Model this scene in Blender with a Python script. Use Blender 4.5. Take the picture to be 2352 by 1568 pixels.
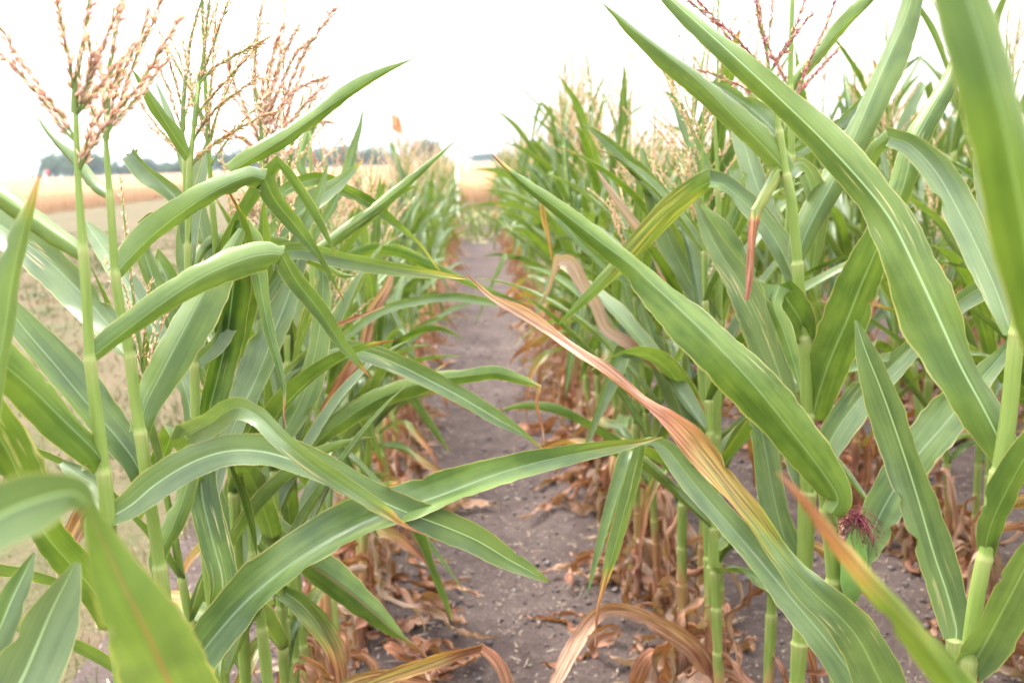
import bpy, math, random
import numpy as np

SC = bpy.context.scene
COL = SC.collection
for _o in list(bpy.data.objects):
    bpy.data.objects.remove(_o)

# ------------------------------------------------------------------ camera
FPX, CAMH = 2287.0, 1.35            # focal length in pixels of a 2352 px wide picture; lens height in metres
_th, _ps, _ro = math.atan(418.7/2287), math.radians(1.74), math.radians(2.1)
CD = np.array([math.sin(_ps)*math.cos(_th), math.cos(_ps)*math.cos(_th), -math.sin(_th)])
_r0 = np.array([math.cos(_ps), -math.sin(_ps), 0.0]); _u0 = np.cross(_r0, CD)
CR = math.cos(_ro)*_r0 - math.sin(_ro)*_u0
CU = math.sin(_ro)*_r0 + math.cos(_ro)*_u0
EYE = np.array([0.0, 0.0, CAMH])
from mathutils import Matrix
cam_d = bpy.data.cameras.new('camera'); cam = bpy.data.objects.new('camera', cam_d); COL.objects.link(cam)
cam.matrix_world = Matrix(((CR[0], CU[0], -CD[0], 0), (CR[1], CU[1], -CD[1], 0), (CR[2], CU[2], -CD[2], CAMH), (0, 0, 0, 1)))
cam_d.sensor_width = 36.0; cam_d.lens = FPX/2352*36; cam_d.clip_start = 0.02; cam_d.clip_end = 4000
cam_d.dof.use_dof = True; cam_d.dof.focus_distance = 1.26; cam_d.dof.aperture_fstop = 5.2; cam_d.dof.aperture_blades = 7
SC.camera = cam

# ------------------------------------------------------------------ sky, sun, exposure
SUN_EL, SUN_AZ = math.radians(58), math.radians(-35)      # azimuth from +Y towards +X
w = bpy.data.worlds.new('World'); SC.world = w; w.use_nodes = True
nt = w.node_tree; bg = nt.nodes['Background']
sky = nt.nodes.new('ShaderNodeTexSky'); sky.sky_type = 'NISHITA'; sky.sun_disc = False
sky.sun_elevation = SUN_EL; sky.sun_rotation = SUN_AZ; sky.air_density = 1.0; sky.dust_density = 4.0; sky.ozone_density = 1.0
mixn = nt.nodes.new('ShaderNodeMix'); mixn.data_type = 'RGBA'; mixn.inputs[0].default_value = 0.82   # thin even cloud over the sky
nt.links.new(sky.outputs[0], mixn.inputs[6])
tcw = nt.nodes.new('ShaderNodeTexCoord'); sxw = nt.nodes.new('ShaderNodeSeparateXYZ'); nt.links.new(tcw.outputs['Generated'], sxw.inputs[0])
mrw = nt.nodes.new('ShaderNodeMapRange'); nt.links.new(sxw.outputs[2], mrw.inputs[0]); mrw.inputs[1].default_value = 0.0; mrw.inputs[2].default_value = 1.0; mrw.inputs[3].default_value = 0.24; mrw.inputs[4].default_value = 1.65
ovw = nt.nodes.new('ShaderNodeVectorMath'); ovw.operation = 'SCALE'; ovw.inputs[0].default_value = (9.3, 9.5, 9.9); nt.links.new(mrw.outputs[0], ovw.inputs['Scale'])   # overcast sky: about three times brighter overhead than at the horizon
nt.links.new(ovw.outputs[0], mixn.inputs[7]); nt.links.new(mixn.outputs[2], bg.inputs[0]); bg.inputs[1].default_value = 0.15
sun_d = bpy.data.lights.new('sun', 'SUN'); sun = bpy.data.objects.new('sun', sun_d); COL.objects.link(sun)
sun_d.energy = 1.5; sun_d.angle = math.radians(11); sun_d.color = (1.0, 0.95, 0.88)
from mathutils import Vector
_sd = Vector((math.sin(SUN_AZ)*math.cos(SUN_EL), math.cos(SUN_AZ)*math.cos(SUN_EL), math.sin(SUN_EL)))
sun.rotation_euler = _sd.to_track_quat('Z', 'Y').to_euler()
SC.view_settings.view_transform = 'Standard'; SC.view_settings.look = 'None'
SC.view_settings.exposure = 2.25; SC.view_settings.gamma = 1.0; SC.view_settings.use_curve_mapping = False
cy = SC.cycles
cy.max_bounces = 8; cy.diffuse_bounces = 3; cy.glossy_bounces = 3; cy.transmission_bounces = 3; cy.volume_bounces = 0
cy.transparent_max_bounces = 4; cy.caustics_reflective = False; cy.caustics_refractive = False
cy.use_denoising = True; cy.sample_clamp_indirect = 6; cy.use_adaptive_sampling = True; cy.adaptive_threshold = 0.03

# ------------------------------------------------------------------ pixel helpers (pixels of the 2352 x 1568 picture)
def ray(x, y): return CD + CR*((x-1176)/FPX) - CU*((y-784)/FPX)
def at(x, y, Y):                       # point on the upright plane world-Y = Y
    v = ray(x, y); return EYE + v*(Y/v[1])
def gnd(x, y, z=0.0):
    v = ray(x, y); return EYE + v*((z-CAMH)/v[2])
def depth(p): return float((np.asarray(p)-EYE) @ CD)

RNG = np.random.default_rng(7); random.seed(7)
XL, XR, DX = -0.42, 0.50, 0.92         # the two rows beside the path, the row spacing

# ------------------------------------------------------------------ materials
class NT:
    def __init__(s, name):
        s.m = bpy.data.materials.new(name); s.m.use_nodes = True; s.t = s.m.node_tree
        s.b = s.t.nodes['Principled BSDF']; s.out = s.t.nodes['Material Output']
    def n(s, typ, **kw):
        nd = s.t.nodes.new(typ)
        for k, v in kw.items():
            if hasattr(nd, k) and not k.startswith('i_'): setattr(nd, k, v)
        return nd
    def put(s, sock, v):
        if isinstance(v, bpy.types.NodeSocket): s.t.links.new(v, sock)
        elif v is not None:
            if isinstance(v, (tuple, list)) and len(v) == 3 and len(sock.default_value) == 4: v = (*v, 1)
            sock.default_value = v
    def attr(s, name, out='Fac'):
        a = s.n('ShaderNodeAttribute'); a.attribute_name = name; return a.outputs[out]
    def math(s, op, a, b=0.0, c=None, clamp=False):
        m = s.n('ShaderNodeMath', operation=op); m.use_clamp = clamp
        s.put(m.inputs[0], a); s.put(m.inputs[1], b)
        if c is not None: s.put(m.inputs[2], c)
        return m.outputs[0]
    def ss(s, v, lo, hi, a=0.0, b=1.0):
        m = s.n('ShaderNodeMapRange', interpolation_type='SMOOTHSTEP')
        s.put(m.inputs[0], v); s.put(m.inputs[1], lo); s.put(m.inputs[2], hi); s.put(m.inputs[3], a); s.put(m.inputs[4], b)
        return m.outputs[0]
    def mix(s, f, a, b):
        m = s.n('ShaderNodeMix', data_type='RGBA'); s.put(m.inputs[0], f); s.put(m.inputs[6], a); s.put(m.inputs[7], b)
        return m.outputs[2]
    def mul(s, a, b, f=1.0):
        m = s.n('ShaderNodeMix', data_type='RGBA'); m.blend_type = 'MULTIPLY'; s.put(m.inputs[0], f); s.put(m.inputs[6], a); s.put(m.inputs[7], b)
        return m.outputs[2]
    def vmul(s, v, k):
        m = s.n('ShaderNodeVectorMath', operation='MULTIPLY'); s.put(m.inputs[0], v); m.inputs[1].default_value = k
        return m.outputs[0]
    def noise(s, v, scale, detail=2.0, rough=0.5, out=0):
        m = s.n('ShaderNodeTexNoise'); s.put(m.inputs['Vector'], v); m.inputs['Scale'].default_value = scale
        m.inputs['Detail'].default_value = detail; m.inputs['Roughness'].default_value = rough
        return m.outputs[out]
    def ramp(s, f, stops):
        m = s.n('ShaderNodeValToRGB'); s.put(m.inputs[0], f); e = m.color_ramp.elements
        while len(e) < len(stops): e.new(0.5)
        for q, (p, c) in zip(e, stops): q.position = p; q.color = (*c, 1)
        return m.outputs[0]
    def sep(s, v):
        m = s.n('ShaderNodeSeparateXYZ'); s.put(m.inputs[0], v); return m.outputs
    def bump(s, h, strength, dist):
        m = s.n('ShaderNodeBump'); s.put(m.inputs['Height'], h); m.inputs['Strength'].default_value = strength; m.inputs['Distance'].default_value = dist
        s.t.links.new(m.outputs[0], s.b.inputs['Normal']); return m.outputs[0]
    def base(s, c, rough=0.6, spec=0.4):
        s.put(s.b.inputs['Base Color'], c); s.put(s.b.inputs['Roughness'], rough); s.put(s.b.inputs['Specular IOR Level'], spec)
        return s.m
    def translucent(s, c, fac, normal=None):
        t = s.n('ShaderNodeBsdfTranslucent'); s.put(t.inputs[0], c); m = s.n('ShaderNodeMixShader')
        s.put(m.inputs[0], fac); s.t.links.new(s.b.outputs[0], m.inputs[1]); s.t.links.new(t.outputs[0], m.inputs[2])
        s.t.links.new(m.outputs[0], s.out.inputs[0])

def mat_leaf():
    k = NT('corn_leaf')
    u, v, rib = k.sep(k.attr('lu', 'Vector'))
    cm = k.attr('lcm', 'Vector')
    dry, tint = k.attr('dry'), k.attr('tint')
    au = k.math('ABSOLUTE', u)
    geo = k.n('ShaderNodeNewGeometry'); back = geo.outputs['Backfacing']
    patch = k.noise(k.vmul(cm, (45, 7, 1)), 1.0, 3)
    veins = k.noise(k.vmul(cm, (1100, 6, 1)), 1.0, 2)
    patch = k.math('ADD', k.math('MULTIPLY', patch, .5), k.math('ADD', k.math('MULTIPLY', k.noise(k.vmul(cm, (170, 3.5, 1)), 1.0, 3), .2), k.math('MULTIPLY', k.noise(k.vmul(cm, (28, 22, 1)), 1.0, 3), .3)))
    top = k.mix(k.ss(patch, .36, .62), (.025, .056, .006), (.092, .145, .020))
    top = k.mix(k.math('MULTIPLY', tint, k.ss(patch, .2, .8, .55, 1.0)), top, (.142, .182, .105))
    und = k.mix(k.ss(patch, .36, .62), (.042, .080, .009), (.108, .160, .024))
    und = k.mix(k.math('MULTIPLY', tint, .55), und, (.135, .176, .085))
    c = k.mix(back, top, und)
    c = k.mul(c, k.mix(k.ss(veins, .3, .7), (.90, .91, .90), (1.08, 1.07, 1.06)))
    # pale midrib, reddened on a few leaves
    ribm = k.ss(au, .02, .065, 1.0, 0.0)
    ribc = k.mix(k.math('MULTIPLY', k.ss(rib, .4, .6), back), (.27, .36, .19), (.19, .095, .06))
    c = k.mix(k.math('MULTIPLY', ribm, k.ss(rib, 0, .3, .32, .85)), c, ribc)
    # yellowed margin
    en = k.noise(k.vmul(cm, (30, 30, 1)), 1.0, 3)
    edge = k.ss(k.math('ADD', au, k.math('MULTIPLY', en, .10)), .985, 1.03)
    c = k.mix(k.math('MULTIPLY', edge, .55), c, (.40, .33, .13))
    # pale streaks, feeding scars
    st = k.noise(k.vmul(cm, (240, 9, 1)), 1.0, 3, .6)
    big = k.noise(k.vmul(cm, (9, 5, 1)), 1.0, 2)
    sm = k.math('MULTIPLY', k.ss(st, .60, .70), k.ss(big, .52, .66))
    c = k.mix(k.math('MULTIPLY', sm, .7), c, (.44, .37, .20))
    # drying: green > yellow > orange > tan
    dn = k.noise(k.vmul(cm, (120, 9, 1)), 1.0, 4, .6)
    d2 = k.math('ADD', dry, k.math('MULTIPLY', k.math('SUBTRACT', dn, .5), k.ss(dry, 0, .25, 0, .55)), clamp=True)
    tan = k.ramp(d2, [(0, (.12, .25, .05)), (.28, (.24, .26, .07)), (.42, (.38, .265, .095)), (.58, (.32, .155, .070)), (.78, (.215, .088, .048)), (1, (.36, .225, .150))])
    tan = k.mul(tan, k.mix(k.ss(veins, .3, .7), (.72, .70, .68), (1.15, 1.15, 1.15)))
    tan = k.mul(tan, k.mix(k.ss(k.noise(k.vmul(cm, (330, 10, 1)), 1.0, 3), .35, .65), (.55, .50, .48), (1.25, 1.25, 1.25)))
    tan = k.mul(tan, k.mix(k.math('MULTIPLY', tint, k.ss(dry, .5, .65)), (.85, .80, .78), (1.32, 1.36, 1.40)))
    tan = k.mix(k.math('MULTIPLY', k.ss(tint, .6, .9, 0, .6), k.ss(d2, .6, .8)), tan, (.25, .195, .145))
    c = k.mix(k.ss(d2, .08, .3), c, tan)
    rough = k.ss(d2, .2, .7, .35, .75)
    k.base(c, rough, k.math('SUBTRACT', .30, k.math('MULTIPLY', back, .08)))
    h = k.math('ADD', k.math('MULTIPLY', veins, .5), k.math('MULTIPLY', k.noise(k.vmul(cm, (60, 40, 1)), 1.0, 3), k.ss(d2, .3, .8, .5, 6.0)))
    nrm = k.bump(h, .35, .0012)
    tc = k.mul(c, (1.25, 1.32, .50))
    k.translucent(tc, k.ss(d2, .3, .8, .26, .20))
    return k.m
def mat_stalk():
    k = NT('corn_stalk')
    cm = k.attr('lcm', 'Vector'); dry, col = k.attr('dry'), k.attr('tint')
    ve = k.noise(k.vmul(cm, (900, 6, 1)), 1.0, 2); pt = k.noise(k.vmul(cm, (60, 12, 1)), 1.0, 3)
    c = k.mix(k.ss(pt, .3, .7), (.160, .230, .042), (.205, .275, .062))
    c = k.mix(col, c, (.34, .34, .13))
    c = k.mul(c, k.mix(k.ss(ve, .3, .7), (.84, .86, .82), (1.12, 1.1, 1.1)))
    d2 = k.math('ADD', dry, k.math('MULTIPLY', k.math('SUBTRACT', pt, .5), k.ss(dry, 0, .3, 0, .9)), clamp=True)
    br = k.ramp(d2, [(0, (.2, .3, .07)), (.3, (.30, .26, .08)), (.5, (.34, .17, .075)), (.75, (.20, .075, .05)), (1, (.40, .25, .15))])
    c = k.mix(k.ss(d2, .1, .35), c, br)
    k.base(c, .5, .4); k.bump(ve, .3, .001)
    k.translucent(c, .12)
    return k.m
def mat_tassel():
    k = NT('corn_tassel')
    dry, tint = k.attr('dry'), k.attr('tint')
    tan = k.ramp(tint, [(0, (.56, .34, .26)), (.3, (.74, .53, .44)), (.65, (.78, .61, .51)), (1, (.66, .57, .38))])
    pur = k.ramp(tint, [(0, (.34, .11, .15)), (.35, (.55, .24, .26)), (.7, (.64, .40, .32)), (1, (.50, .44, .20))])
    grn = k.ramp(tint, [(0, (.46, .30, .17)), (.4, (.60, .44, .28)), (.75, (.62, .42, .32)), (1, (.42, .47, .20))])
    c = k.mix(k.ss(dry, .3, .7), tan, pur); c = k.mix(k.ss(dry, 1.3, 1.7), c, grn)
    c = k.mix(k.ss(dry, 2.3, 2.7), c, (.27, .36, .12))
    k.base(c, .6, .3); k.translucent(k.mul(c, (1.2, 1.12, 1.0)), .6)
    return k.m
def mat_plain(name, c, rough=.6, spec=.3, trans=None, vary=None, scale=4.0):
    k = NT(name); cc = c
    if vary:
        tc = k.n('ShaderNodeTexCoord'); cc = k.mix(k.ss(k.noise(tc.outputs['Object'], scale, 4), .3, .7), c, vary)
    k.base(cc, rough, spec)
    if trans: k.translucent(cc, trans)
    return k.m
def mat_soil():
    k = NT('dry_soil'); tc = k.n('ShaderNodeTexCoord').outputs['Object']
    big = k.noise(tc, 2.2, 4, .6); mid = k.noise(tc, 22, 4, .6); fine = k.noise(tc, 160, 3, .65); gr = k.noise(tc, 520, 2, .6)
    c = k.mix(k.ss(big, .3, .7), (.060, .042, .036), (.110, .081, .071))
    c = k.mix(k.ss(mid, .45, .75, 0, .6), c, (.150, .114, .098))
    c = k.mix(k.ss(fine, .38, .52, .65, 0), c, (.034, .024, .024))
    c = k.mix(k.ss(gr, .66, .74, 0, .65), c, (.25, .20, .16))
    k.base(c, .95, .1)
    h = k.math('ADD', k.math('MULTIPLY', mid, 1.0), k.math('ADD', k.math('MULTIPLY', fine, .5), k.math('MULTIPLY', gr, .2)))
    k.bump(h, .8, .02)
    return k.m
def mat_grassland(name, a, b, c3):
    k = NT(name); tc = k.n('ShaderNodeTexCoord').outputs['Object']
    n1 = k.noise(tc, .7, 5, .6); n2 = k.noise(tc, 9, 4, .65); n3 = k.noise(tc, 70, 3, .6)
    c = k.mix(k.ss(n1, .3, .7), a, b); c = k.mix(k.ss(n2, .45, .7, 0, .7), c, c3); c = k.mul(c, k.mix(k.ss(n3, .3, .7), (.7, .7, .7), (1.2, 1.2, 1.2)))
    k.base(c, .95, .1); k.bump(n3, .6, .03)
    return k.m
def mat_attr_ramp(name, stops, rough=.8, trans=.0, seedscale=None):
    k = NT(name); c = k.ramp(k.attr('tint'), stops); k.base(c, rough, .2)
    if trans: k.translucent(c, trans)
    return k.m
M = dict(
    leaf=mat_leaf(), stalk=mat_stalk(), tassel=mat_tassel(), soil=mat_soil(),
    grassland=mat_grassland('mown_ground', (.104, .074, .044), (.066, .066, .028), (.118, .080, .054)),
    verge=mat_grassland('weedy_ground', (.20, .22, .08), (.26, .23, .11), (.32, .25, .15)),
    wheat=mat_grassland('wheat_tops', (.235, .130, .058), (.262, .152, .072), (.215, .118, .050)),
    straw=mat_attr_ramp('straw', [(0, (.12, .08, .058)), (.4, (.24, .17, .12)), (1, (.40, .32, .235))]),
    clod=mat_attr_ramp('clods', [(0, (.062, .046, .044)), (.6, (.10, .078, .074)), (1, (.19, .165, .155))], .95),
    blade=mat_attr_ramp('grass_blades', [(0, (.045, .075, .022)), (.3, (.085, .10, .034)), (.6, (.16, .115, .06)), (1, (.22, .16, .095))], .7, .25),
    wheatblade=mat_attr_ramp('wheat_stems', [(0, (.34, .20, .11)), (.5, (.39, .25, .145)), (1, (.43, .30, .18))], .7, .2),
    crown=mat_attr_ramp('tree_leaves', [(0, (.030, .058, .026)), (.5, (.050, .088, .036)), (1, (.085, .125, .05))], .7, .2),
    bark=mat_plain('bark', (.10, .085, .07), .9, .1, vary=(.06, .05, .04)),
    silk=mat_attr_ramp('silk', [(0, (.08, .012, .022)), (.6, (.18, .035, .05)), (1, (.24, .08, .06))], .5, .2),
    husk=mat_plain('husk', (.16, .30, .06), .5, .4, .2, (.22, .36, .10), 30),
    flag=mat_plain('orange_plastic', (.85, .17, .04), .45, .4, .35, (.9, .22, .07), 20),
    pink=mat_plain('pink_plastic', (.80, .25, .22), .45, .4, .3, (.85, .3, .28), 20),
    wire=mat_plain('wire', (.25, .25, .24), .4, .5, None, (.16, .13, .11), 30),
    white=mat_plain('white_paint', (.78, .78, .76), .5, .4, None, (.68, .67, .64), 12),
    red=mat_plain('red_paint', (.6, .06, .05), .5, .4, None, (.5, .05, .045), 5),
    hill=mat_plain('far_land', (.06, .09, .06), .9, .1, None, (.09, .11, .07), .02),
)

# ------------------------------------------------------------------ mesh building
class MB:
    """Collects grids and polygons with point attributes; build() links them as one mesh object."""
    def __init__(s): s.v = []; s.q = []; s.t = []; s.a = {}; s.n = 0
    def add(s, V, quads=None, tris=None, **attrs):
        V = np.asarray(V, float).reshape(-1, 3); k = len(V)
        if quads is not None and len(quads): s.q.append(np.asarray(quads, int) + s.n)
        if tris is not None and len(tris): s.t.append(np.asarray(tris, int) + s.n)
        s.v.append(V)
        for nm, val in attrs.items():
            val = np.asarray(val, float)
            if nm in ('lcm', 'lu'): val = np.broadcast_to(val, (k, 3))
            else: val = np.broadcast_to(val, (k,))
            s.a.setdefault(nm, []).append((s.n, val))
        s.n += k
    def mesh(s, name, mat, off=(0, 0, 0), smooth=True):
        V = np.concatenate(s.v) - np.asarray(off, float)
        Q = np.concatenate(s.q) if s.q else np.zeros((0, 4), int); T = np.concatenate(s.t) if s.t else np.zeros((0, 3), int)
        me = bpy.data.meshes.new(name)
        me.vertices.add(len(V)); me.vertices.foreach_set('co', V.astype(np.float32).ravel())
        nl = Q.size + T.size; me.loops.add(nl)
        me.loops.foreach_set('vertex_index', np.concatenate([Q.ravel(), T.ravel()]).astype(np.int32))
        npoly = len(Q) + len(T); me.polygons.add(npoly)
        me.polygons.foreach_set('loop_start', np.concatenate([np.arange(len(Q))*4, Q.size + np.arange(len(T))*3]).astype(np.int32))
        me.polygons.foreach_set('use_smooth', np.full(npoly, smooth))
        for nm, lst in s.a.items():
            vec = nm in ('lcm', 'lu')
            at_ = me.attributes.new(nm, 'FLOAT_VECTOR' if vec else 'FLOAT', 'POINT')
            arr = np.zeros((len(V), 3) if vec else len(V), np.float32)
            for st, val in lst: arr[st:st+len(val)] = val
            at_.data.foreach_set('vector' if vec else 'value', arr.ravel())
        me.materials.append(mat); me.update(calc_edges=True)
        return me
    def build(s, name, mat, parent=None, off=(0, 0, 0), smooth=True):
        return put(name, s.mesh(name, mat, off, smooth), parent)
def put(name, me, parent=None, loc=None):
    o = bpy.data.objects.new(name, me); COL.objects.link(o)
    if parent is not None: o.parent = parent
    if loc is not None: o.location = loc
    return o
def tag(o, label=None, cat=None, group=None, kind=None):
    if label: o['label'] = label
    if cat: o['category'] = cat
    if group: o['group'] = group
    if kind: o['kind'] = kind
    return o
def empty(name, loc, label, cat, group=None, rz=0.0):
    o = put(name, None); o.location = loc; o.rotation_euler = (0, 0, rz); o.empty_display_size = .1
    return tag(o, label, cat, group)
def unit(v): return v/np.maximum(np.linalg.norm(v, axis=-1, keepdims=True), 1e-9)
def grid_quads(n, m, off=0, rev=False):
    i, j = np.meshgrid(np.arange(n-1), np.arange(m-1), indexing='ij'); a = (i*m+j).ravel() + off
    q = np.stack([a, a+m, a+m+1, a+1], 1)
    return q[:, ::-1] if rev else q
def spline(P, per):
    """Catmull-Rom through rows of P, per = samples in each span."""
    P = np.asarray(P, float); n = len(P)
    if n == 2: t = np.linspace(0, 1, per+1)[:, None]; return P[0]*(1-t) + P[1]*t
    d = np.maximum(np.linalg.norm(np.diff(P[:, :2], axis=0), axis=1), 1e-6); kt = np.concatenate([[0], np.cumsum(d)])
    m = np.zeros_like(P)
    m[1:-1] = (P[2:]-P[:-2])/(kt[2:]-kt[:-2])[:, None]
    m[0] = (P[1]-P[0])/d[0]; m[-1] = (P[-1]-P[-2])/d[-1]
    out = []
    for i in range(n-1):
        t = np.linspace(0, 1, per, endpoint=False)[:, None]; h = d[i]
        out.append((2*t**3-3*t**2+1)*P[i] + (t**3-2*t**2+t)*h*m[i] + (-2*t**3+3*t**2)*P[i+1] + (t**3-t**2)*h*m[i+1])
    out.append(P[-1:])
    return np.concatenate(out)
def frames_tangent(C):
    T = np.zeros_like(C); T[1:-1] = C[2:]-C[:-2]; T[0] = C[1]-C[0]; T[-1] = C[-1]-C[-2]
    return unit(T)

def ribbon(mb, C, S, N, W, A, s, v, dry, tint, seed, ruf=0.003, vee=0.0, rib=0.0, m=9, rev=False, split=None):
    """Leaf blade: arc cross-section of chord W and angle A about the frame (S across, N towards the upper side)."""
    n = len(C); t = np.linspace(-1, 1, m)
    A = np.clip(A, .05, 5.6); half = A/2
    R = np.where(A < 2.9, W/(2*np.sin(np.minimum(half, 1.45))), W/2)
    ph = half[:, None]*t[None]
    a = R[:, None]*np.sin(ph); b = R[:, None]*(1-np.cos(ph))
    b = b + vee*np.abs(t)[None]*W[:, None]*.5
    b = b - np.minimum(.0016, W*.03)[:, None]*np.exp(-(t/.10)**2)[None]
    rr = np.random.default_rng(int(seed*1000) % 100000)
    ruf = ruf*1.6; f1, f2 = rr.uniform(14, 30, 2); p1, p2, p3, p4 = rr.uniform(0, 6.28, 4)
    env = np.clip(W/.05, 0, 1)*np.clip(v*6, 0, 1)
    wl = np.sin(s*f1+p1)*.6 + np.sin(s*f2*2.1+p3)*.4; wr = np.sin(s*f2+p2)*.6 + np.sin(s*f1*1.9+p4)*.4
    b = b + ruf*env[:, None]*(np.where(t < 0, 1, 0)[None]*wl[:, None] + np.where(t >= 0, 1, 0)[None]*wr[:, None])*(np.abs(t)**2.2)[None]
    jag = np.zeros((2, n))                                 # ragged margins and a few nicks
    for e_ in (0, 1):
        jag[e_] = .035*np.interp(s, np.arange(0, 3, .011), rr.normal(0, 1, 273))
        for _ in range(rr.integers(0, 3)):
            jag[e_] -= rr.uniform(.12, .45)*np.exp(-((v-rr.uniform(.15, .95))*max(s[-1], .1)/rr.uniform(.003, .009))**2)
    a = a*(1 + (np.where(t < 0, 1, 0)[None]*jag[0][:, None] + np.where(t >= 0, 1, 0)[None]*jag[1][:, None])*(np.abs(t)**5)[None]*np.clip(v*8, 0, 1)[:, None])
    V = C[:, None] + S[:, None]*a[..., None] + N[:, None]*b[..., None]
    u = np.broadcast_to(t[None], (n, m)); hw = np.broadcast_to((W/2*np.maximum(half/np.sin(np.clip(half, .02, 1.5)), 1))[:, None], (n, m))
    lcm = np.stack([u*hw, np.broadcast_to(s[:, None], (n, m)), np.full((n, m), seed*13.7)], -1).reshape(-1, 3)
    lu = np.stack([u, np.broadcast_to(v[:, None], (n, m)), np.full((n, m), rib)], -1).reshape(-1, 3)
    mb.add(V, grid_quads(n, m, 0, rev), lcm=lcm, lu=lu, dry=np.broadcast_to(dry[:, None], (n, m)).ravel(), tint=np.full(n*m, tint))

def tube(mb, C, Rr, sides=8, **attrs):
    C = np.asarray(C, float); Rr = np.broadcast_to(np.asarray(Rr, float), (len(C),)); T = frames_tangent(C)
    ref = np.array([0.31, .95, .05]) if abs(T[0] @ np.array([0.31, .95, .05])) < .9 else np.array([1., 0, 0])
    S = unit(np.cross(T, ref)); N = np.cross(T, S)
    a = np.linspace(0, 2*np.pi, sides, endpoint=False)
    V = C[:, None] + (S[:, None]*np.cos(a)[None, :, None] + N[:, None]*np.sin(a)[None, :, None])*Rr[:, None, None]
    n = len(C); i, j = np.meshgrid(np.arange(n-1), np.arange(sides), indexing='ij'); j2 = (j+1) % sides
    q = np.stack([i*sides+j, i*sides+j2, (i+1)*sides+j2, (i+1)*sides+j], -1).reshape(-1, 4)
    at_ = {}
    for k_, v_ in attrs.items():
        v_ = np.asarray(v_, float)
        if k_ == 'lcm':
            s_ = np.concatenate([[0], np.cumsum(np.linalg.norm(np.diff(C, axis=0), axis=1))])
            v_ = np.stack([np.broadcast_to((np.cos(a))[None], (n, sides))*Rr.mean()*2, np.broadcast_to(s_[:, None], (n, sides)), np.full((n, sides), float(v_))], -1).reshape(-1, 3)
        elif v_.ndim == 1 and len(v_) == n: v_ = np.repeat(v_, sides)
        at_[k_] = v_
    cap = [[(n-1)*sides+j_, (n-1)*sides+(j_+1) % sides, (n-1)*sides] for j_ in range(1, sides-1)]
    mb.add(V, q, cap, **at_)

def interp(x, tab):
    tab = np.asarray(tab, float); return np.interp(x, tab[:, 0], tab[:, 1])

# ------------------------------------------------------------------ corn anatomy
def stalk_mesh(C, R, collars, dryf, seed, sides=10):
    """C path from root to top, R radius along it, collars = fractions where a sheath ends."""
    s = np.concatenate([[0], np.cumsum(np.linalg.norm(np.diff(C, axis=0), axis=1))]); L = s[-1]
    q = np.concatenate([np.linspace(0, 1, 46)] + [c + np.array([-.012, -.005, -.0015, .0015, .006])*1.0/L for c in collars]); q = np.unique(np.clip(q, 0, 1))
    P = np.stack([np.interp(q*L, s, C[:, i]) for i in range(3)], 1); r = np.interp(q*L, s, R)
    cs = np.sort(np.asarray(collars)); ks = np.searchsorted(cs, q, side='left')     # collar above this point
    lo = np.where(ks > 0, cs[np.maximum(ks-1, 0)], 0) if len(cs) else np.zeros_like(q); hi = np.where(ks < len(cs), cs[np.minimum(ks, len(cs)-1)], 1.15) if len(cs) else np.ones_like(q)
    ph = np.clip((q-lo)/np.maximum(hi-lo, 1e-4), 0, 1)
    fac = .86 + .16*ph
    col = np.zeros_like(q)
    for c in cs:
        d = (c-q)*L
        col = np.maximum(col, np.where(d >= 0, np.exp(-(d/.014)**2), np.exp(-(d/.002)**2)))
        fac = fac + .06*np.where(d >= -.0016, np.exp(-(d/.006)**2), 0)
    mb = MB(); tube(mb, P, r*fac, sides, lcm=seed*7.3, dry=dryf(P[:, 2]), tint=col*.6)
    return mb
def spikelets(mb, C, pal, rng, size=.0095, gap=.0042, start=.1, dens=2, taper=True):
    s = np.concatenate([[0], np.cumsum(np.linalg.norm(np.diff(C, axis=0), axis=1))]); L = s[-1]; T = frames_tangent(C)
    pos = np.arange(L*start, L, gap)
    k = len(pos)*dens
    if k == 0: return
    p = np.repeat(pos, dens) + rng.uniform(-gap*.5, gap*.5, k); p = np.clip(p, 0, L)
    P = np.stack([np.interp(p, s, C[:, i]) for i in range(3)], 1); TT = unit(np.stack([np.interp(p, s, T[:, i]) for i in range(3)], 1))
    rd = unit(rng.normal(size=(k, 3))); rd = unit(rd - TT*np.sum(rd*TT, 1, keepdims=True))
    ang = np.radians(np.abs(rng.normal(10, 20, k)))[:, None]; D = TT*np.cos(ang) + rd*np.sin(ang)
    sz = size*1.1*rng.uniform(.7, 1.2, k)[:, None]; wd = sz*rng.uniform(.11, .18, k)[:, None]
    B = np.cross(D, rd); B = unit(B); Nn = np.cross(B, D)
    base = P + rd*.0008; mid = base + D*sz*.45; tip = base + D*sz
    V = np.stack([base, mid+B*wd, mid+Nn*wd*.8, mid-B*wd, mid-Nn*wd*.8, tip], 1)
    f = np.array([[0, 2, 1], [0, 3, 2], [0, 4, 3], [0, 1, 4], [5, 1, 2], [5, 2, 3], [5, 3, 4], [5, 4, 1]])
    F = (f[None] + (np.arange(k)*6)[:, None, None]).reshape(-1, 3)
    mb.add(V, None, F, dry=pal, tint=np.repeat(rng.uniform(0, 1, k), 6))
def tassel_branch(C, pal, rng, r=.0011, size=.0095, gap=.0042, start=.08, dens=2):
    mb = MB(); tube(mb, C, np.linspace(r*1.3, r*.5, len(C)), 5, dry=3.0, tint=.5)
    spikelets(mb, C, pal, rng, size, gap, start, dens); return mb

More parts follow.
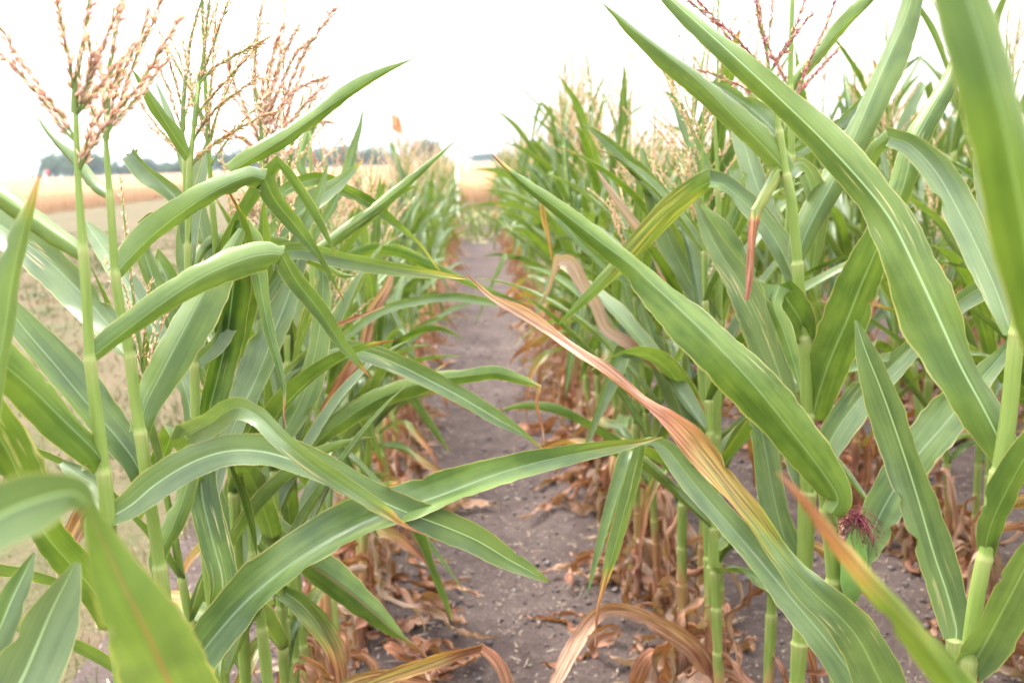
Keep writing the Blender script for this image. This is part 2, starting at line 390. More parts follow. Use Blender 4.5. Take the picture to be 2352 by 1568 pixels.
WID = [(0, .55), (.04, .74), (.15, .92), (.35, 1.0), (.55, .93), (.75, .70), (.9, .36), (.97, .14), (1, .015)]
def free_leaf(base, az, L, Wd, th0, droop, rng, curl=.9, kink=None, drift=0.0, twist=0.0, n=22, m=7, dry=((0, 0), (1, 0)), tint=.5, zmin=None, ruf=.003, pw=1.6, crinkle=0.0, rib=0.0):
    """A blade that leaves the stalk at base, rises at th0 and arches or hangs; real metres, any direction."""
    q = np.linspace(0, 1, n); ds = L/(n-1); C = np.zeros((n, 3)); C[0] = base
    th = th0 - droop*q**pw; a = az + drift*q + crinkle*(np.sin(q*rng.uniform(7, 13)+rng.uniform(0, 6)) + .8*np.sin(q*rng.uniform(18, 30)+rng.uniform(0, 6)))
    th = th + crinkle*np.sin(q*rng.uniform(9, 15)+rng.uniform(0, 6))
    if kink: th = np.where(q > kink[0], kink[1] - .25*(q-kink[0]), th)
    for i in range(1, n):
        e = th[i-1]; d = np.array([math.cos(e)*math.cos(a[i]), math.cos(e)*math.sin(a[i]), math.sin(e)])
        p = C[i-1] + d*ds
        if zmin is not None and p[2] < zmin:
            p = C[i-1] + np.array([math.cos(a[i]), math.sin(a[i]), 0])*ds*.9; p[2] = zmin + .008*abs(math.sin(i*1.7+az*5))
        C[i] = p
    T = frames_tangent(C); S = np.stack([-np.sin(a), np.cos(a), np.zeros(n)], 1); S = unit(S - T*np.sum(S*T, 1, keepdims=True))
    N = np.cross(T, S); tw = twist*q + (crinkle*3*np.sin(q*11+az*3) + crinkle*2*np.sin(q*24+az) if crinkle else 0)
    S, N = S*np.cos(tw)[:, None] + N*np.sin(tw)[:, None], N*np.cos(tw)[:, None] - S*np.sin(tw)[:, None]
    W = Wd*interp(q, WID); A = curl + (2.5-curl)*np.exp(-q/.035)
    W = W*np.where(A > 1.2, .78, 1.0)
    mb = MB(); ribbon(mb, C, S, N, W, A, q*L, q, interp(q, dry), tint, rng.uniform(0, 90), ruf, rng.uniform(.08, .3), m=m, rib=rib)
    return mb

def corn_variant(rng, lod=0):
    """One complete plant at the origin: list of (part, mesh builder, material, subparts)."""
    n, m = (22, 7) if lod == 0 else (9, 3)
    h = rng.uniform(1.0, 1.26); lean = rng.normal(0, .06, 2); q = np.linspace(0, 1, 14)
    C = np.stack([lean[0]*q**1.5*h, lean[1]*q**1.5*h, q*h], 1); R = np.interp(q, [0, .3, .7, 1], [.0125, .0115, .008, .0045])
    nn = 12; cf = np.linspace(.09, .93, nn) + rng.normal(0, .008, nn)
    az0 = rng.normal(0, .25)
    parts = [['stalk', stalk_mesh(C, R, list(cf), lambda z: np.interp(z, [0, .14, .30, .42], [.95, .70, .30, 0]), rng.uniform(0, 50), 9 if lod == 0 else 5), 'stalk', []]]
    if lod: parts[0][1] = MB(); tube(parts[0][1], C[::3], R[::3], 4, lcm=1.0, dry=np.interp(C[::3, 2], [0, .14, .30, .42], [.95, .70, .30, 0]), tint=0.0)
    for i, f in enumerate(cf):
        b = np.array([np.interp(f, q, C[:, k]) for k in range(3)]); az = az0 + math.pi*i + rng.normal(0, .35)
        r = np.interp(f, q, R); b = b + .6*r*np.array([math.cos(az), math.sin(az), 0])
        if i < 4:                                      # dead lower leaves hanging down
            L = rng.uniform(.22, .50); wide = i < 2
            parts.append(['dry_leaf', free_leaf(b, az, L, rng.uniform(.032, .058) if wide else rng.uniform(.016, .036), rng.uniform(-.3, .9), rng.uniform(1.7, 3.1), rng, curl=rng.uniform(.6, 1.6) if wide else rng.uniform(1.0, 3.6), n=n+8, m=m if lod else 6, pw=.55, drift=rng.normal(0, .8), twist=rng.normal(0, 2.0),
                          dry=((0, rng.uniform(.55, .85)), (.5, rng.uniform(.7, 1)), (1, rng.uniform(.75, 1))), zmin=.012, crinkle=.42, ruf=.012, tint=rng.uniform(0, 1)), 'leaf', []])
        elif i == 4:
            L = rng.uniform(.34, .52)
            parts.append(['leaf', free_leaf(b, az, L, rng.uniform(.032, .05), rng.uniform(.4, 1.0), rng.uniform(1.5, 2.4), rng, curl=rng.uniform(1.0, 2.4), n=n, m=m, pw=.9, twist=rng.normal(0, 1.0), dry=((0, .0), (.35, .12), (.6, .45), (1, .9)), tint=.3, crinkle=.12, ruf=.008), 'leaf', []])
        else:
            up = max(0., (i-5)/6.0); L = rng.uniform(.50, .70)*(1-.42*up); Wd = rng.uniform(.042, .060)*(1-.28*up)
            kink = (rng.uniform(.3, .65), rng.uniform(-1.4, -.7)) if rng.random() < .28 else None
            tipdry = rng.choice([.0, .0, .25, .8])
            parts.append(['leaf', free_leaf(b, az, L, Wd, rng.uniform(.6, 1.15)*(1-up) + up*rng.uniform(.9, 1.42), rng.uniform(.3, 1.7)*(1-.65*up), rng, curl=rng.choice([.8, 1.3, 1.9, 2.6]) if up < .5 else rng.choice([1.2, 2.2, 2.6]), kink=kink, n=n, m=m, drift=rng.normal(0, .25), twist=rng.normal(0, .7),
                          dry=((0, 0), (.86, 0), (1, tipdry)), tint=rng.uniform(.05, .75), ruf=rng.uniform(.001, .006), pw=rng.uniform(1.3, 2.2)), 'leaf', []])
    for i in range(4 if lod == 0 else 0):                # withered leaves lying round the foot
        az = rng.uniform(0, 6.28); z = rng.uniform(.03, .2)
        parts.append(['dry_leaf', free_leaf(np.array([.008*math.cos(az), .008*math.sin(az), z]), az, rng.uniform(.2, .42), rng.uniform(.022, .05), rng.uniform(-.4, .7), rng.uniform(1.4, 2.6), rng, curl=rng.uniform(.6, 2.2), n=n+4, m=6, pw=.5, drift=rng.normal(0, .9), twist=rng.normal(0, 2.2),
                      dry=((0, rng.uniform(.6, .85)), (.5, rng.uniform(.7, 1)), (1, rng.uniform(.75, 1))), zmin=.012, crinkle=.42, ruf=.012, tint=rng.uniform(0, 1)), 'leaf', []])
    pal = rng.choice([0., 0., 0., 0., 1.]); top = C[-1]; tl = rng.uniform(.34, .46)
    d0 = unit(np.array([lean[0]*1.2, lean[1]*1.2, 1.0])); sp = np.linspace(0, 1, 7)[:, None]
    spine = top + d0*tl*sp + np.array([rng.normal(0, .02), rng.normal(0, .02), 0])*sp**2
    tb = MB(); tube(tb, spine, np.linspace(.0035, .0008, 7), 6 if lod == 0 else 3, dry=3.0, tint=.5)
    if lod == 0: spikelets(tb, spine, pal, rng, .0085, .0055, .42)
    else: spikelets(tb, spine, pal, rng, .016, .016, .4, 1)
    subs = []
    for j in range(rng.integers(6, 10)):
        o = top + d0*tl*rng.uniform(.02, .42); a = rng.uniform(0, 6.28); e = rng.uniform(.15, .65); bl = rng.uniform(.13, .21); k = np.linspace(0, 1, 7)[:, None]
        dd = np.array([math.sin(e)*math.cos(a), math.sin(e)*math.sin(a), math.cos(e)]); sag = rng.uniform(-.04, .03)
        B = o + dd*bl*k + np.array([math.cos(a), math.sin(a), -.6])*abs(sag)*k**2
        if lod == 0: subs.append(tassel_branch(B, pal, rng, size=.0088, gap=.0055))
        else: tube(tb, B, .0009, 3, dry=3.0, tint=.5); spikelets(tb, B, pal, rng, .016, .016, .1, 1)
    parts.append(['tassel', tb, 'tassel', subs])
    return parts

# ------------------------------------------------------------------ traced plants near the lens
class Hero:
    def __init__(s, Y, label, x0, group='corn plants standing nearest the path opening', rootx=None):
        s.Y = Y; s.root = np.array([x0, Y, 0.0]); s.e = empty('corn_plant', s.root, label, 'corn plant', group); s.rng = np.random.default_rng(int(Y*1000+abs(x0)*517)); s.nl = 0
    def stalk(s, pts, collars, root=True, drytop=.35):
        P = spline([(x, y, w_) for x, y, w_ in pts], 6); C = np.array([at(x, y, s.Y) for x, y, _ in P]); R = np.array([w_*depth(c)/FPX/2 for (_, _, w_), c in zip(P, C)])
        ys = [p[1] for p in P]
        if root:
            k = np.linspace(0, 1, 12)[1:, None]; end = C[-1]; d = unit(C[-1]-C[-6]); z = end[2]
            rt = s.root; h0 = end + d*z*.5
            ext = (1-k)**2*end + 2*k*(1-k)*np.array([h0[0], h0[1], z*.5]) + k**2*rt
            C = np.concatenate([C, ext]); R = np.concatenate([R, np.linspace(R[-1], max(R[-1]*1.05, .011), 11)])
        C = C[::-1]; R = R[::-1]; s.C = C
        L = np.concatenate([[0], np.cumsum(np.linalg.norm(np.diff(C, axis=0), axis=1))])
        fr = []
        for yc in collars:
            i = int(np.argmin([abs(y-yc) for y in ys])); j = len(C)-1-i; fr.append(L[j]/L[-1])
        zc = [c for c in np.arange(.12, C[:, 2].min()+.001, .13)]
        lowest = min(fr) if fr else 1.0
        fr += [f for f in np.arange(.08, lowest-.05, .10)]
        s.collarf = fr
        mb = stalk_mesh(C, R, fr, lambda z: np.interp(z, [0, .22, drytop, drytop+.15], [.95, .7, .3, 0]), s.rng.uniform(0, 40), 14)
        mb.build('stalk', M['stalk'], s.e, s.root)
        return s
    def leaf(s, pts, side=1, curl=.9, dy=(0, 0), dry=((0, 0), (1, 0)), tint=.4, ruf=.003, roll=None, flip=False, vee=0.0, rib=0.0, wrap=True, name='leaf', label=None):
        rng = s.rng
        segs, cur = [], []
        for p in pts:
            cur.append(p[:3])
            if len(p) > 3 and p[3] == 'c': segs.append(cur); cur = [p[:3]]
        segs.append(cur)
        px = []
        for sg in segs:
            A_ = np.array(sg, float)
            if wrap and not px and len(A_) > 1: A_[0, 2] = max(A_[0, 2], .72*A_[1, 2])
            px.append(spline(A_, max(6, int(110/max(1, (len(pts)-1))))))
        lens = [np.concatenate([[0], np.cumsum(np.linalg.norm(np.diff(p[:, :2], axis=0), axis=1))]) for p in px]
        tot = sum(l[-1] for l in lens); acc = 0
        roll = rng.uniform(-.35, .35) if roll is None else roll
        vee = rng.uniform(.10, .32) if vee == 0 else vee
        seed = rng.uniform(0, 90); wob, wfr, wph = rng.uniform(.15, .40), rng.uniform(5, 11), rng.uniform(0, 6.28); mb = MB(); dyk = np.linspace(0, 1, len(dy))
        Cs, fs = [], []; dt = spline([(a_*3, b_, 0) for a_, b_ in zip(dyk, dy)], 16)
        for p, l in zip(px, lens):
            f = (acc + l)/tot; acc += l[-1]
            Cs.append(np.array([at(x, y, s.Y + np.interp(ff*3, dt[:, 0], dt[:, 1])) for (x, y, _), ff in zip(p, f)])); fs.append(f)
        Ts = [frames_tangent(C) for C in Cs]; tl = 0.0
        for k, (p, C, f, T) in enumerate(zip(px, Cs, fs, Ts)):
            V = unit(EYE - C)
            Tm = T.copy(); wsc = np.ones(len(C))
            if k > 0 and Ts[k-1][-1] @ T[0] > -.1: tm = unit(Ts[k-1][-1] + T[0]); Tm[0] = tm; wsc[0] = min(1.7, 1/max(.3, tm @ T[0]))
            if k < len(px)-1 and T[-1] @ Ts[k+1][0] > -.1: tm = unit(T[-1] + Ts[k+1][0]); Tm[-1] = tm; wsc[-1] = min(1.7, 1/max(.3, tm @ T[-1]))
            sd = side*(-1 if (flip and k % 2) else 1)
            S = unit(np.cross(V, Tm))*sd; N = np.cross(Tm, S)
            rl = roll*np.interp(f, [0, .08, .5, 1], [.3, 1, 1, .6]) + wob*np.sin(f*wfr+wph)
            if flip and k % 2: rl = -rl
            S, N = S*np.cos(rl)[:, None] + N*np.sin(rl)[:, None], N*np.cos(rl)[:, None] - S*np.sin(rl)[:, None]
            dep = (C-EYE) @ CD; W = np.maximum(p[:, 2], .6)*dep/FPX/np.cos(rl)*wsc
            A = np.full(len(C), curl*1.25, float) if np.isscalar(curl) else interp(f, curl)
            if wrap: A = A + (2.5-A)*np.exp(-f/.03)
            A = A*np.where((k < len(px)-1) & (np.arange(len(C)) == len(C)-1), .5, 1)
            sl = tl + np.concatenate([[0], np.cumsum(np.linalg.norm(np.diff(C, axis=0), axis=1))]); tl = sl[-1]
            ribbon(mb, C, S, N, W, A, sl, f, interp(f, dry), tint, seed, ruf, vee, rib, m=11)
        o = mb.build(name, M['leaf'], s.e, s.root)
        if label: o['label'] = label
        s.nl += 1
        return s
    def tassel(s, spine, branches, pal=0., size=.0098, gap=.0040, bare=.4):
        rng = s.rng
        def path(pts, wob=.03):
            P = spline([(x, y, 0) for x, y in pts], 6); d = rng.normal(0, wob); f = np.linspace(0, 1, len(P))
            return np.array([at(x, y, s.Y + d*ff) for (x, y, _), ff in zip(P, f)])
        C = path(spine, .01); mb = MB(); tube(mb, C, np.linspace(.0036, .0010, len(C)), 7, dry=3.0, tint=.5); spikelets(mb, C, pal, rng, size, gap, bare, 3)
        t = mb.build('tassel', M['tassel'], s.e, s.root)
        for b in branches:
            tassel_branch(path(b), pal, rng, .0012, size, gap, .06, 3).build('tassel_branch', M['tassel'], t, s.root)
        return s
    def dead(s, k, zlo=.06, zhi=.5):
        rng = s.rng
        for i in range(k):
            wide = i < k//2; z = rng.uniform(zlo, .2) if wide else rng.uniform(.12, zhi); j = int(np.argmin(abs(s.C[:, 2]-z))); b = s.C[j]; az = rng.uniform(0, 6.28)
            free_leaf(b + .006*np.array([math.cos(az), math.sin(az), 0]), az, rng.uniform(.25, .5), rng.uniform(.034, .06) if wide else rng.uniform(.016, .038), rng.uniform(-.3, .9), rng.uniform(1.9, 2.9), rng, curl=rng.uniform(.6, 1.6) if wide else rng.uniform(1.0, 3.0), n=30, m=7, pw=.55,
                      drift=rng.normal(0, .8), twist=rng.normal(0, 2), dry=((0, rng.uniform(.55, .85)), (.5, rng.uniform(.7, 1)), (1, rng.uniform(.75, 1))), zmin=.012, crinkle=.42, ruf=.012, tint=rng.uniform(0, 1)).build('dry_leaf', M['leaf'], s.e, s.root)
        return s

# ------------------------------------------------------------------ the setting
def struct(o): o['kind'] = 'structure'; return o
def sheet(name, xs, ys, z, mat, relief=None):
    X, Y = np.meshgrid(xs, ys, indexing='ij'); Z = np.full_like(X, z) + (relief(X, Y) if relief else 0)
    mb = MB(); mb.add(np.stack([X, Y, Z], -1).reshape(-1, 3), grid_quads(len(xs), len(ys)))
    return struct(mb.build(name, mat))
def vnoise(X, Y, cell, seed):
    r = np.random.default_rng(seed); g = r.uniform(-1, 1, (256, 256)); x, y = X/cell, Y/cell
    i, j = np.floor(x).astype(int), np.floor(y).astype(int); fx, fy = x-i, y-j; fx, fy = fx*fx*(3-2*fx), fy*fy*(3-2*fy)
    G = lambda a, b: g[a % 256, b % 256]
    return (G(i, j)*(1-fx)+G(i+1, j)*fx)*(1-fy) + (G(i, j+1)*(1-fx)+G(i+1, j+1)*fx)*fy
def soil_z(X, Y):
    e = np.clip((X+.95)/.35, 0, 1)
    return e*(.016*vnoise(X, Y, .35, 1) + .009*vnoise(X, Y, .09, 2) + .006*vnoise(X, Y, .035, 3) + .012*np.cos((X-XL)/DX*2*np.pi))
sheet('ground', np.linspace(-1500, 1500, 31), np.linspace(-300, 2600, 30), -.06, M['grassland'])
sheet('mown_strip', np.linspace(-15.9, -.75, 120), np.linspace(-2, 70, 300), -.012, M['grassland'], lambda X, Y: .015*vnoise(X, Y, .5, 5) + .01*vnoise(X, Y, .17, 6))
sheet('field_soil', np.concatenate([np.arange(-1.15, 1.6, .022), np.arange(1.6, 14.5, .16)]), np.concatenate([np.arange(.2, 7, .025), np.arange(7, 23.2, .12)]), .006, M['soil'], soil_z)
sheet('weedy_headland', np.linspace(-2.5, 30, 100), np.linspace(16.6, 28.5, 70), .012, M['verge'], lambda X, Y: .03*vnoise(X, Y, .6, 8) - .03*np.clip((18.0-Y)/1.4, 0, 1))

# straw and chaff lying on the soil
def litter(name, k, area, mat, lmin, lmax, wd, rng, label):
    x = rng.uniform(area[0], area[1], k); y = area[2] + (area[3]-area[2])*rng.uniform(0, 1, k)**1.5
    z = .008 + soil_z(x, y) + rng.uniform(.001, .006, k); a = rng.uniform(0, np.pi, k); l = rng.uniform(lmin, lmax, k)*rng.uniform(.4, 1, k); w_ = wd*rng.uniform(.6, 1.6, k)
    dx = np.stack([np.cos(a), np.sin(a), rng.normal(0, .12, k)], 1)*l[:, None]/2; px = np.stack([-np.sin(a), np.cos(a), rng.normal(0, .3, k)], 1)*w_[:, None]/2
    c = np.stack([x, y, z], 1); bend = np.stack([-np.sin(a), np.cos(a), np.abs(rng.normal(0, .5, k))], 1)*(l*rng.uniform(-.12, .12, k))[:, None]
    V = np.stack([c-dx-px, c-dx+px, c+bend-px, c+bend+px, c+dx-px*.6, c+dx+px*.6], 1)
    Q = (np.array([[0, 2, 3, 1], [2, 4, 5, 3]])[None] + (np.arange(k)*6)[:, None, None]).reshape(-1, 4)
    mb = MB(); mb.add(V, Q, tint=np.repeat(rng.uniform(0, 1, k), 6)); return tag(mb.build(name, mat, smooth=False), label, 'plant litter', kind='stuff')
litter('straw_litter', 12000, (-1.3, 2.8, .5, 12), M['straw'], .008, .055, .0022, RNG, 'pale broken straw scattered over the dry soil between the rows')
litter('chaff', 20000, (-.95, 2.2, .5, 9), M['straw'], .004, .012, .0030, RNG, 'fine pale chaff flecks strewn on the dry soil')
def clods(k, rng):
    f = np.array([[0, 1, 2], [0, 2, 3], [0, 3, 4], [0, 4, 1], [5, 2, 1], [5, 3, 2], [5, 4, 3], [5, 1, 4]])
    x = rng.uniform(-.9, 1.9, k); y = .5 + 8*rng.uniform(0, 1, k)**1.5; r = np.clip(rng.lognormal(-5.35, .55, k), .0015, .017)
    o = np.array([[0, 0, 1], [1, 0, 0], [0, 1, 0], [-1, 0, 0], [0, -1, 0], [0, 0, -1]], float)
    V = o[None]*r[:, None, None]*rng.uniform(.6, 1.3, (k, 6, 1))*np.array([1, 1, .7]) + rng.normal(0, .15, (k, 6, 3))*r[:, None, None] + np.stack([x, y, .006+soil_z(x, y)+r*.25], 1)[:, None]
    F = (f[None] + (np.arange(k)*6)[:, None, None]).reshape(-1, 3)
    mb = MB(); mb.add(V, None, F, tint=np.repeat(np.where(rng.random(k) < .05, 1, rng.uniform(.3, .8, k)), 6)); return tag(mb.build('soil_clods', M['clod']), 'small crumbs and clods of dry grey brown soil on the path', 'soil', kind='stuff')
clods(14000, RNG)

def blades(name, x, y, z0, h, wd, mat, tint, lean, rng, label, cat, kind='stuff'):
    k = len(x); a = rng.uniform(0, 6.28, k); d = rng.uniform(0, 6.28, k); ln = np.abs(rng.normal(0, lean, k))*h
    px = np.stack([np.cos(a), np.sin(a), np.zeros(k)], 1)*(wd/2)[:, None]; c = np.stack([x, y, z0], 1); ld = np.stack([np.cos(d), np.sin(d), np.zeros(k)], 1)*ln[:, None]; up = np.stack([np.zeros(k), np.zeros(k), h], 1)
    V = np.stack([c-px, c+px, c+up*.55+ld*.35-px*.8, c+up*.55+ld*.35+px*.8, c+up+ld], 1)
    i = (np.arange(k)*5)[:, None]
    mb = MB(); mb.add(V, np.array([[0, 1, 3, 2]])+i, np.array([[2, 3, 4]])+i, tint=np.repeat(tint, 5)); return tag(mb.build(name, mat, smooth=False), label, cat, kind=kind)
_k = 75000; _y = .4 + 24*RNG.uniform(0, 1, _k)**1.7; _x = -.85 - RNG.uniform(0, 1, _k)**1.2*(1.2+_y*.62)
_cl = vnoise(_x, _y, .28, 11)*.6 + vnoise(_x, _y, .9, 12)*.6
_keep = (_cl + RNG.normal(0, .35, _k)) > -.12; _x, _y, _cl = _x[_keep], _y[_keep], _cl[_keep]; _k = len(_x)
blades('mown_grass', _x, _y, np.full(_k, -.02), RNG.uniform(.02, .07, _k)*np.clip(1+_cl*.6, .5, 1.7), RNG.uniform(.003, .006, _k)*np.clip(_y/2.5, 1, 6), M['blade'], np.clip(.42 - vnoise(_x, _y, .5, 14)*.5 + RNG.normal(0, .2, _k), 0, 1), .6, RNG,
       'short patchy mown grass, green and straw coloured, beside the corn row', 'grass')
_k = 19000; _x = RNG.uniform(-2.5, 14, _k); _y = 16.6 + 11.5*RNG.uniform(0, 1, _k)
blades('headland_weeds', _x, _y, np.full(_k, -.02), RNG.uniform(.06, .30, _k), RNG.uniform(.01, .03, _k), M['blade'], np.clip(RNG.normal(.3, .2, _k), 0, 1), .5, RNG, 'green weeds and grass on the headland at the end of the path', 'weeds')

# ripe grain crop beyond: a real stand 0.7 m tall with a ragged front
def wheat():
    mb = MB()
    for (x0, x1, y0, y1, nx, ny, s) in ((-300, -16, -10, 66, 150, 60, 1), (-7, 260, 28.6, 66, 140, 40, 2), (-420, 420, 66, 330, 120, 60, 3)):
        X, Y = np.meshgrid(np.linspace(x0, x1, nx), np.linspace(y0, y1, ny), indexing='ij'); Z = .66 + .05*vnoise(X, Y, 3, 20+s) + .04*vnoise(X, Y, .8, 30+s)
        edge = (X <= x0) | (X >= x1) | (Y <= y0) | (Y >= y1); Z = np.where(edge, -.03, Z)
        mb.add(np.stack([X, Y, Z], -1).reshape(-1, 3), grid_quads(nx, ny))
    return mb
tag(wheat().build('ripe_wheat', M['wheat']), 'golden ripe grain crop filling the field beyond the plots', 'grain crop', kind='stuff')
_k = 34000; _a = RNG.uniform(0, 1, _k) < .55
_x = np.where(_a, -16.3 - np.abs(RNG.normal(0, 1.2, _k))+.5, RNG.uniform(-7, 14, _k)); _y = np.where(_a, 12 + 54*RNG.uniform(0, 1, _k), 28.3 + np.abs(RNG.normal(0, .9, _k)))
blades('wheat_edge', _x, _y, np.full(_k, -.03), RNG.uniform(.5, .82, _k), RNG.uniform(.012, .03, _k), M['wheatblade'], RNG.uniform(0, 1, _k), .15, RNG, 'upright orange straw stems along the cut edge of the ripe grain', 'grain crop')

# far trees
def crown_mesh(lobes, k, leaf, rng, name):
    w_ = np.array([l[3]*l[4]*l[5] for l in lobes]); pick = rng.choice(len(lobes), k, p=w_/w_.sum()); L = np.array(lobes)[pick]
    d = unit(rng.normal(size=(k, 3))); rad = rng.uniform(.35, 1.06, k)**.6; P = L[:, :3] + d*L[:, 3:]*rad[:, None]
    nrm = unit(d + rng.normal(0, .6, (k, 3))); t1 = unit(np.cross(nrm, rng.normal(size=(k, 3)))); t2 = np.cross(nrm, t1); s = leaf*rng.uniform(.5, 1.3, k)[:, None]
    V = np.stack([P-t1*s, P-t2*s*.6, P+t1*s, P+t2*s*.6], 1); mb = MB(); mb.add(V, (np.arange(k)*4)[:, None] + np.arange(4)[None], tint=np.repeat(np.clip(rng.normal(.5, .25, k), 0, 1), 4))
    return mb.mesh(name, M['crown'], smooth=False)
def trunk_mesh(h, r, rng, limbs=5):
    mb = MB(); q = np.linspace(0, 1, 7); C = np.stack([.03*h*np.sin(q*3), .02*h*np.sin(q*2+1), q*h], 1); tube(mb, C, np.linspace(r*1.3, r*.35, 7), 7)
    for j in range(limbs):
        a = rng.uniform(0, 6.28); b = C[rng.integers(2, 6)]; t = np.linspace(0, 1, 5)[:, None]; l = h*rng.uniform(.25, .45)
        tube(mb, b + np.array([math.cos(a), math.sin(a), .8])*l*t*.7 + np.array([0, 0, .15*l])*t**2, np.linspace(r*.5, r*.12, 5), 5)
    return mb.mesh('trunk', M['bark'])
TV = []
for i in range(5):
    r_ = np.random.default_rng(40+i); lobes = [(r_.normal(0, 1.5), r_.normal(0, 1.5), r_.uniform(2.6, 6.6), r_.uniform(1.3, 2.3), r_.uniform(1.3, 2.3), r_.uniform(1.2, 2.2)) for _ in range(9)] + [(0, 0, 3.2, 2.6, 2.6, 2.6)]
    TV.append((crown_mesh(lobes, 1500, .34, r_, 'crown'), trunk_mesh(5.5, .22, r_)))
r_ = np.random.default_rng(77); TV.append((crown_mesh([(0, 0, .8+k*.62, 1.5*(1-k/11), 1.5*(1-k/11), .5) for k in range(10)], 1300, .26, r_, 'crown'), trunk_mesh(6.6, .15, r_, 0)))
def tree(px, base_py, top_py, D, var, name, label, group=None, wide=1.0):
    c = at(px, base_py, D); hpx = abs(at(px, top_py, D)[2] - at(px, base_py, D)[2]); s = (hpx+1.0)/8.2
    e = empty(name, (c[0], D, 0), label, 'tree', group, random.uniform(0, 6.28)); s = (at(px, top_py, D)[2])/8.2
    e.scale = (s*wide, s*wide, s)
    put('crown', TV[var][0], e); put('trunk', TV[var][1], e)
_lab = 'leafy tree in the hazy tree line beyond the golden grain field'; _grp = 'trees of the hazy tree line'
for px, tp in ((62, 391), (75, 388), (90, 378)): tree(px, 403, tp, 340, 5, 'spruce_tree', 'small pointed spruce where the hazy tree line thins out', 'small spruces at the end of the tree line', 1.0)
px = 112
_prof = [(105, 362), (130, 352), (160, 347), (200, 352), (235, 348), (250, 362), (275, 374), (300, 366), (330, 350), (360, 370), (390, 366), (430, 362), (470, 357), (520, 345), (560, 338), (600, 330), (650, 334), (700, 340), (745, 337), (790, 332), (830, 328), (860, 336), (900, 345), (935, 352)]
while px < 935:
    tp = np.interp(px, [p[0] for p in _prof], [p[1] for p in _prof]) + random.uniform(-6, 7)
    tree(px, 402-.037*px, tp, random.uniform(315, 350), random.randrange(5), 'leafy_tree', _lab, _grp, random.uniform(.9, 1.3)); px += random.uniform(13, 24)
tree(968, 366, 314, 300, 2, 'broad_tree', 'tall domed tree rising above its neighbours near the path end', None, 1.0)
tree(996, 366, 318, 302, 4, 'broad_tree', 'second domed tree, slightly lower, touching the tallest domed tree', None, .95)
for px, tp in ((1090, 354), (1103, 351), (1116, 349), (1130, 350), (1146, 353), (1175, 352), (1210, 350)): tree(px, 364, tp, 560, random.randrange(5), 'distant_tree', 'tiny far tree showing through the gap at the path end', 'far trees in the gap', 1.5)
# low land on the horizon
mb = MB(); _xs = np.linspace(-1400, 1400, 80); _h = 4 + 3*vnoise(_xs, _xs*0, 120, 3) + 1.5*vnoise(_xs, _xs*0, 30, 4)
V = np.stack([np.stack([_xs, np.full(80, 900.), np.full(80, -1.)], 1), np.stack([_xs, np.full(80, 960.), _h], 1), np.stack([_xs, np.full(80, 1100.), _h*.9], 1), np.stack([_xs, np.full(80, 1200.), np.full(80, -1.)], 1)], 0)
mb.add(V.reshape(-1, 3), grid_quads(4, 80, 0, True)); struct(mb.build('hills', M['hill']))

# marker flags and stakes
def pin_flag(px, Y, top_py, size, mat, label, stake='wire', r=.0015, droop=.35, base_x=None):
    t = at(px, top_py, Y); e = empty('marker_flag' if stake == 'wire' else 'marker_stake', (t[0], Y, 0), label, 'marker flag' if stake == 'wire' else 'stake')
    mb = MB(); tube(mb, [(0, 0, -.05), (0, 0, t[2]*.5), (.004, 0, t[2])], r, 8); mb.build('staff', M[stake], e)
    q = np.linspace(0, 1, 9); wv, hv = size; u, v = np.meshgrid(q, q, indexing='ij')
    X = r + u*wv; Z = t[2] - v*hv - droop*u**1.5*wv; Yy = .012*np.sin(u*5+v*2)*u
    mb = MB(); mb.add(np.stack([X, Yy, Z], -1).reshape(-1, 3), grid_quads(9, 9)); o = mb.build('flag', M[mat], e)
    sm = o.modifiers.new('thickness', 'SOLIDIFY'); sm.thickness = .0006
pin_flag(898, 6.3, 262, (.055, .095), 'flag', 'small orange plastic flag on a thin wire among the tassels', 'wire', .0016, .5)
pin_flag(1045, 24.5, 333, (.10, .14), 'pink', 'white stake with a small pink flag at the end of the path', 'white', .03, .2)
pin_flag(1070, 62, 356, (.24, .2), 'red', 'tiny red flag on a post far out in the golden field', 'white', .03, .1)
pin_flag(103, 120, 391, (.4, .45), 'red', 'tiny red flag on a post near the small spruces', 'white', .04, .1)

# ------------------------------------------------------------------ corn plants traced one by one, the row beside the mown grass
G1 = 'corn plants at the near end of the grass-side row'; G2 = 'corn plants at the near end of the field-side row'
YT = ((0, 0), (.85, 0), (1, .55)); YT2 = ((0, 0), (.93, 0), (1, .8))
P1 = Hero(.95, 'corn plant with the widest salmon tassel and a leaf folded sharply over its neighbour', -.40, G1)
P1.stalk([(172, 205, 9), (176, 320, 15), (180, 430, 18), (191, 570, 24), (200, 700, 25), (206, 822, 27), (222, 950, 31), (238, 1080, 34), (247, 1170, 35), (258, 1330, 36), (272, 1500, 38), (285, 1620, 40)], [580, 828, 1082, 1420])
P1.tassel([(172, 260), (172, 220), (180, 150), (190, 100), (200, 40), (212, -60)],
          [[(172, 325), (139, 289), (104, 240), (70, 195), (35, 155), (-12, 112)], [(171, 318), (150, 280), (104, 218), (52, 145), (-5, 55)], [(171, 225), (162, 160), (150, 104), (138, 40), (125, -40)],
           [(177, 262), (195, 215), (216, 156), (240, 95), (262, 45), (290, -20)], [(180, 395), (190, 355), (205, 310), (232, 258), (262, 190), (285, 140)],
           [(180, 395), (205, 345), (240, 290), (290, 232), (340, 165), (375, 105), (412, 45)], [(178, 260), (205, 230), (232, 195), (262, 160), (300, 110)], [(174, 245), (200, 190), (210, 140), (204, 90)]], 0., .0105, .0038, .1)
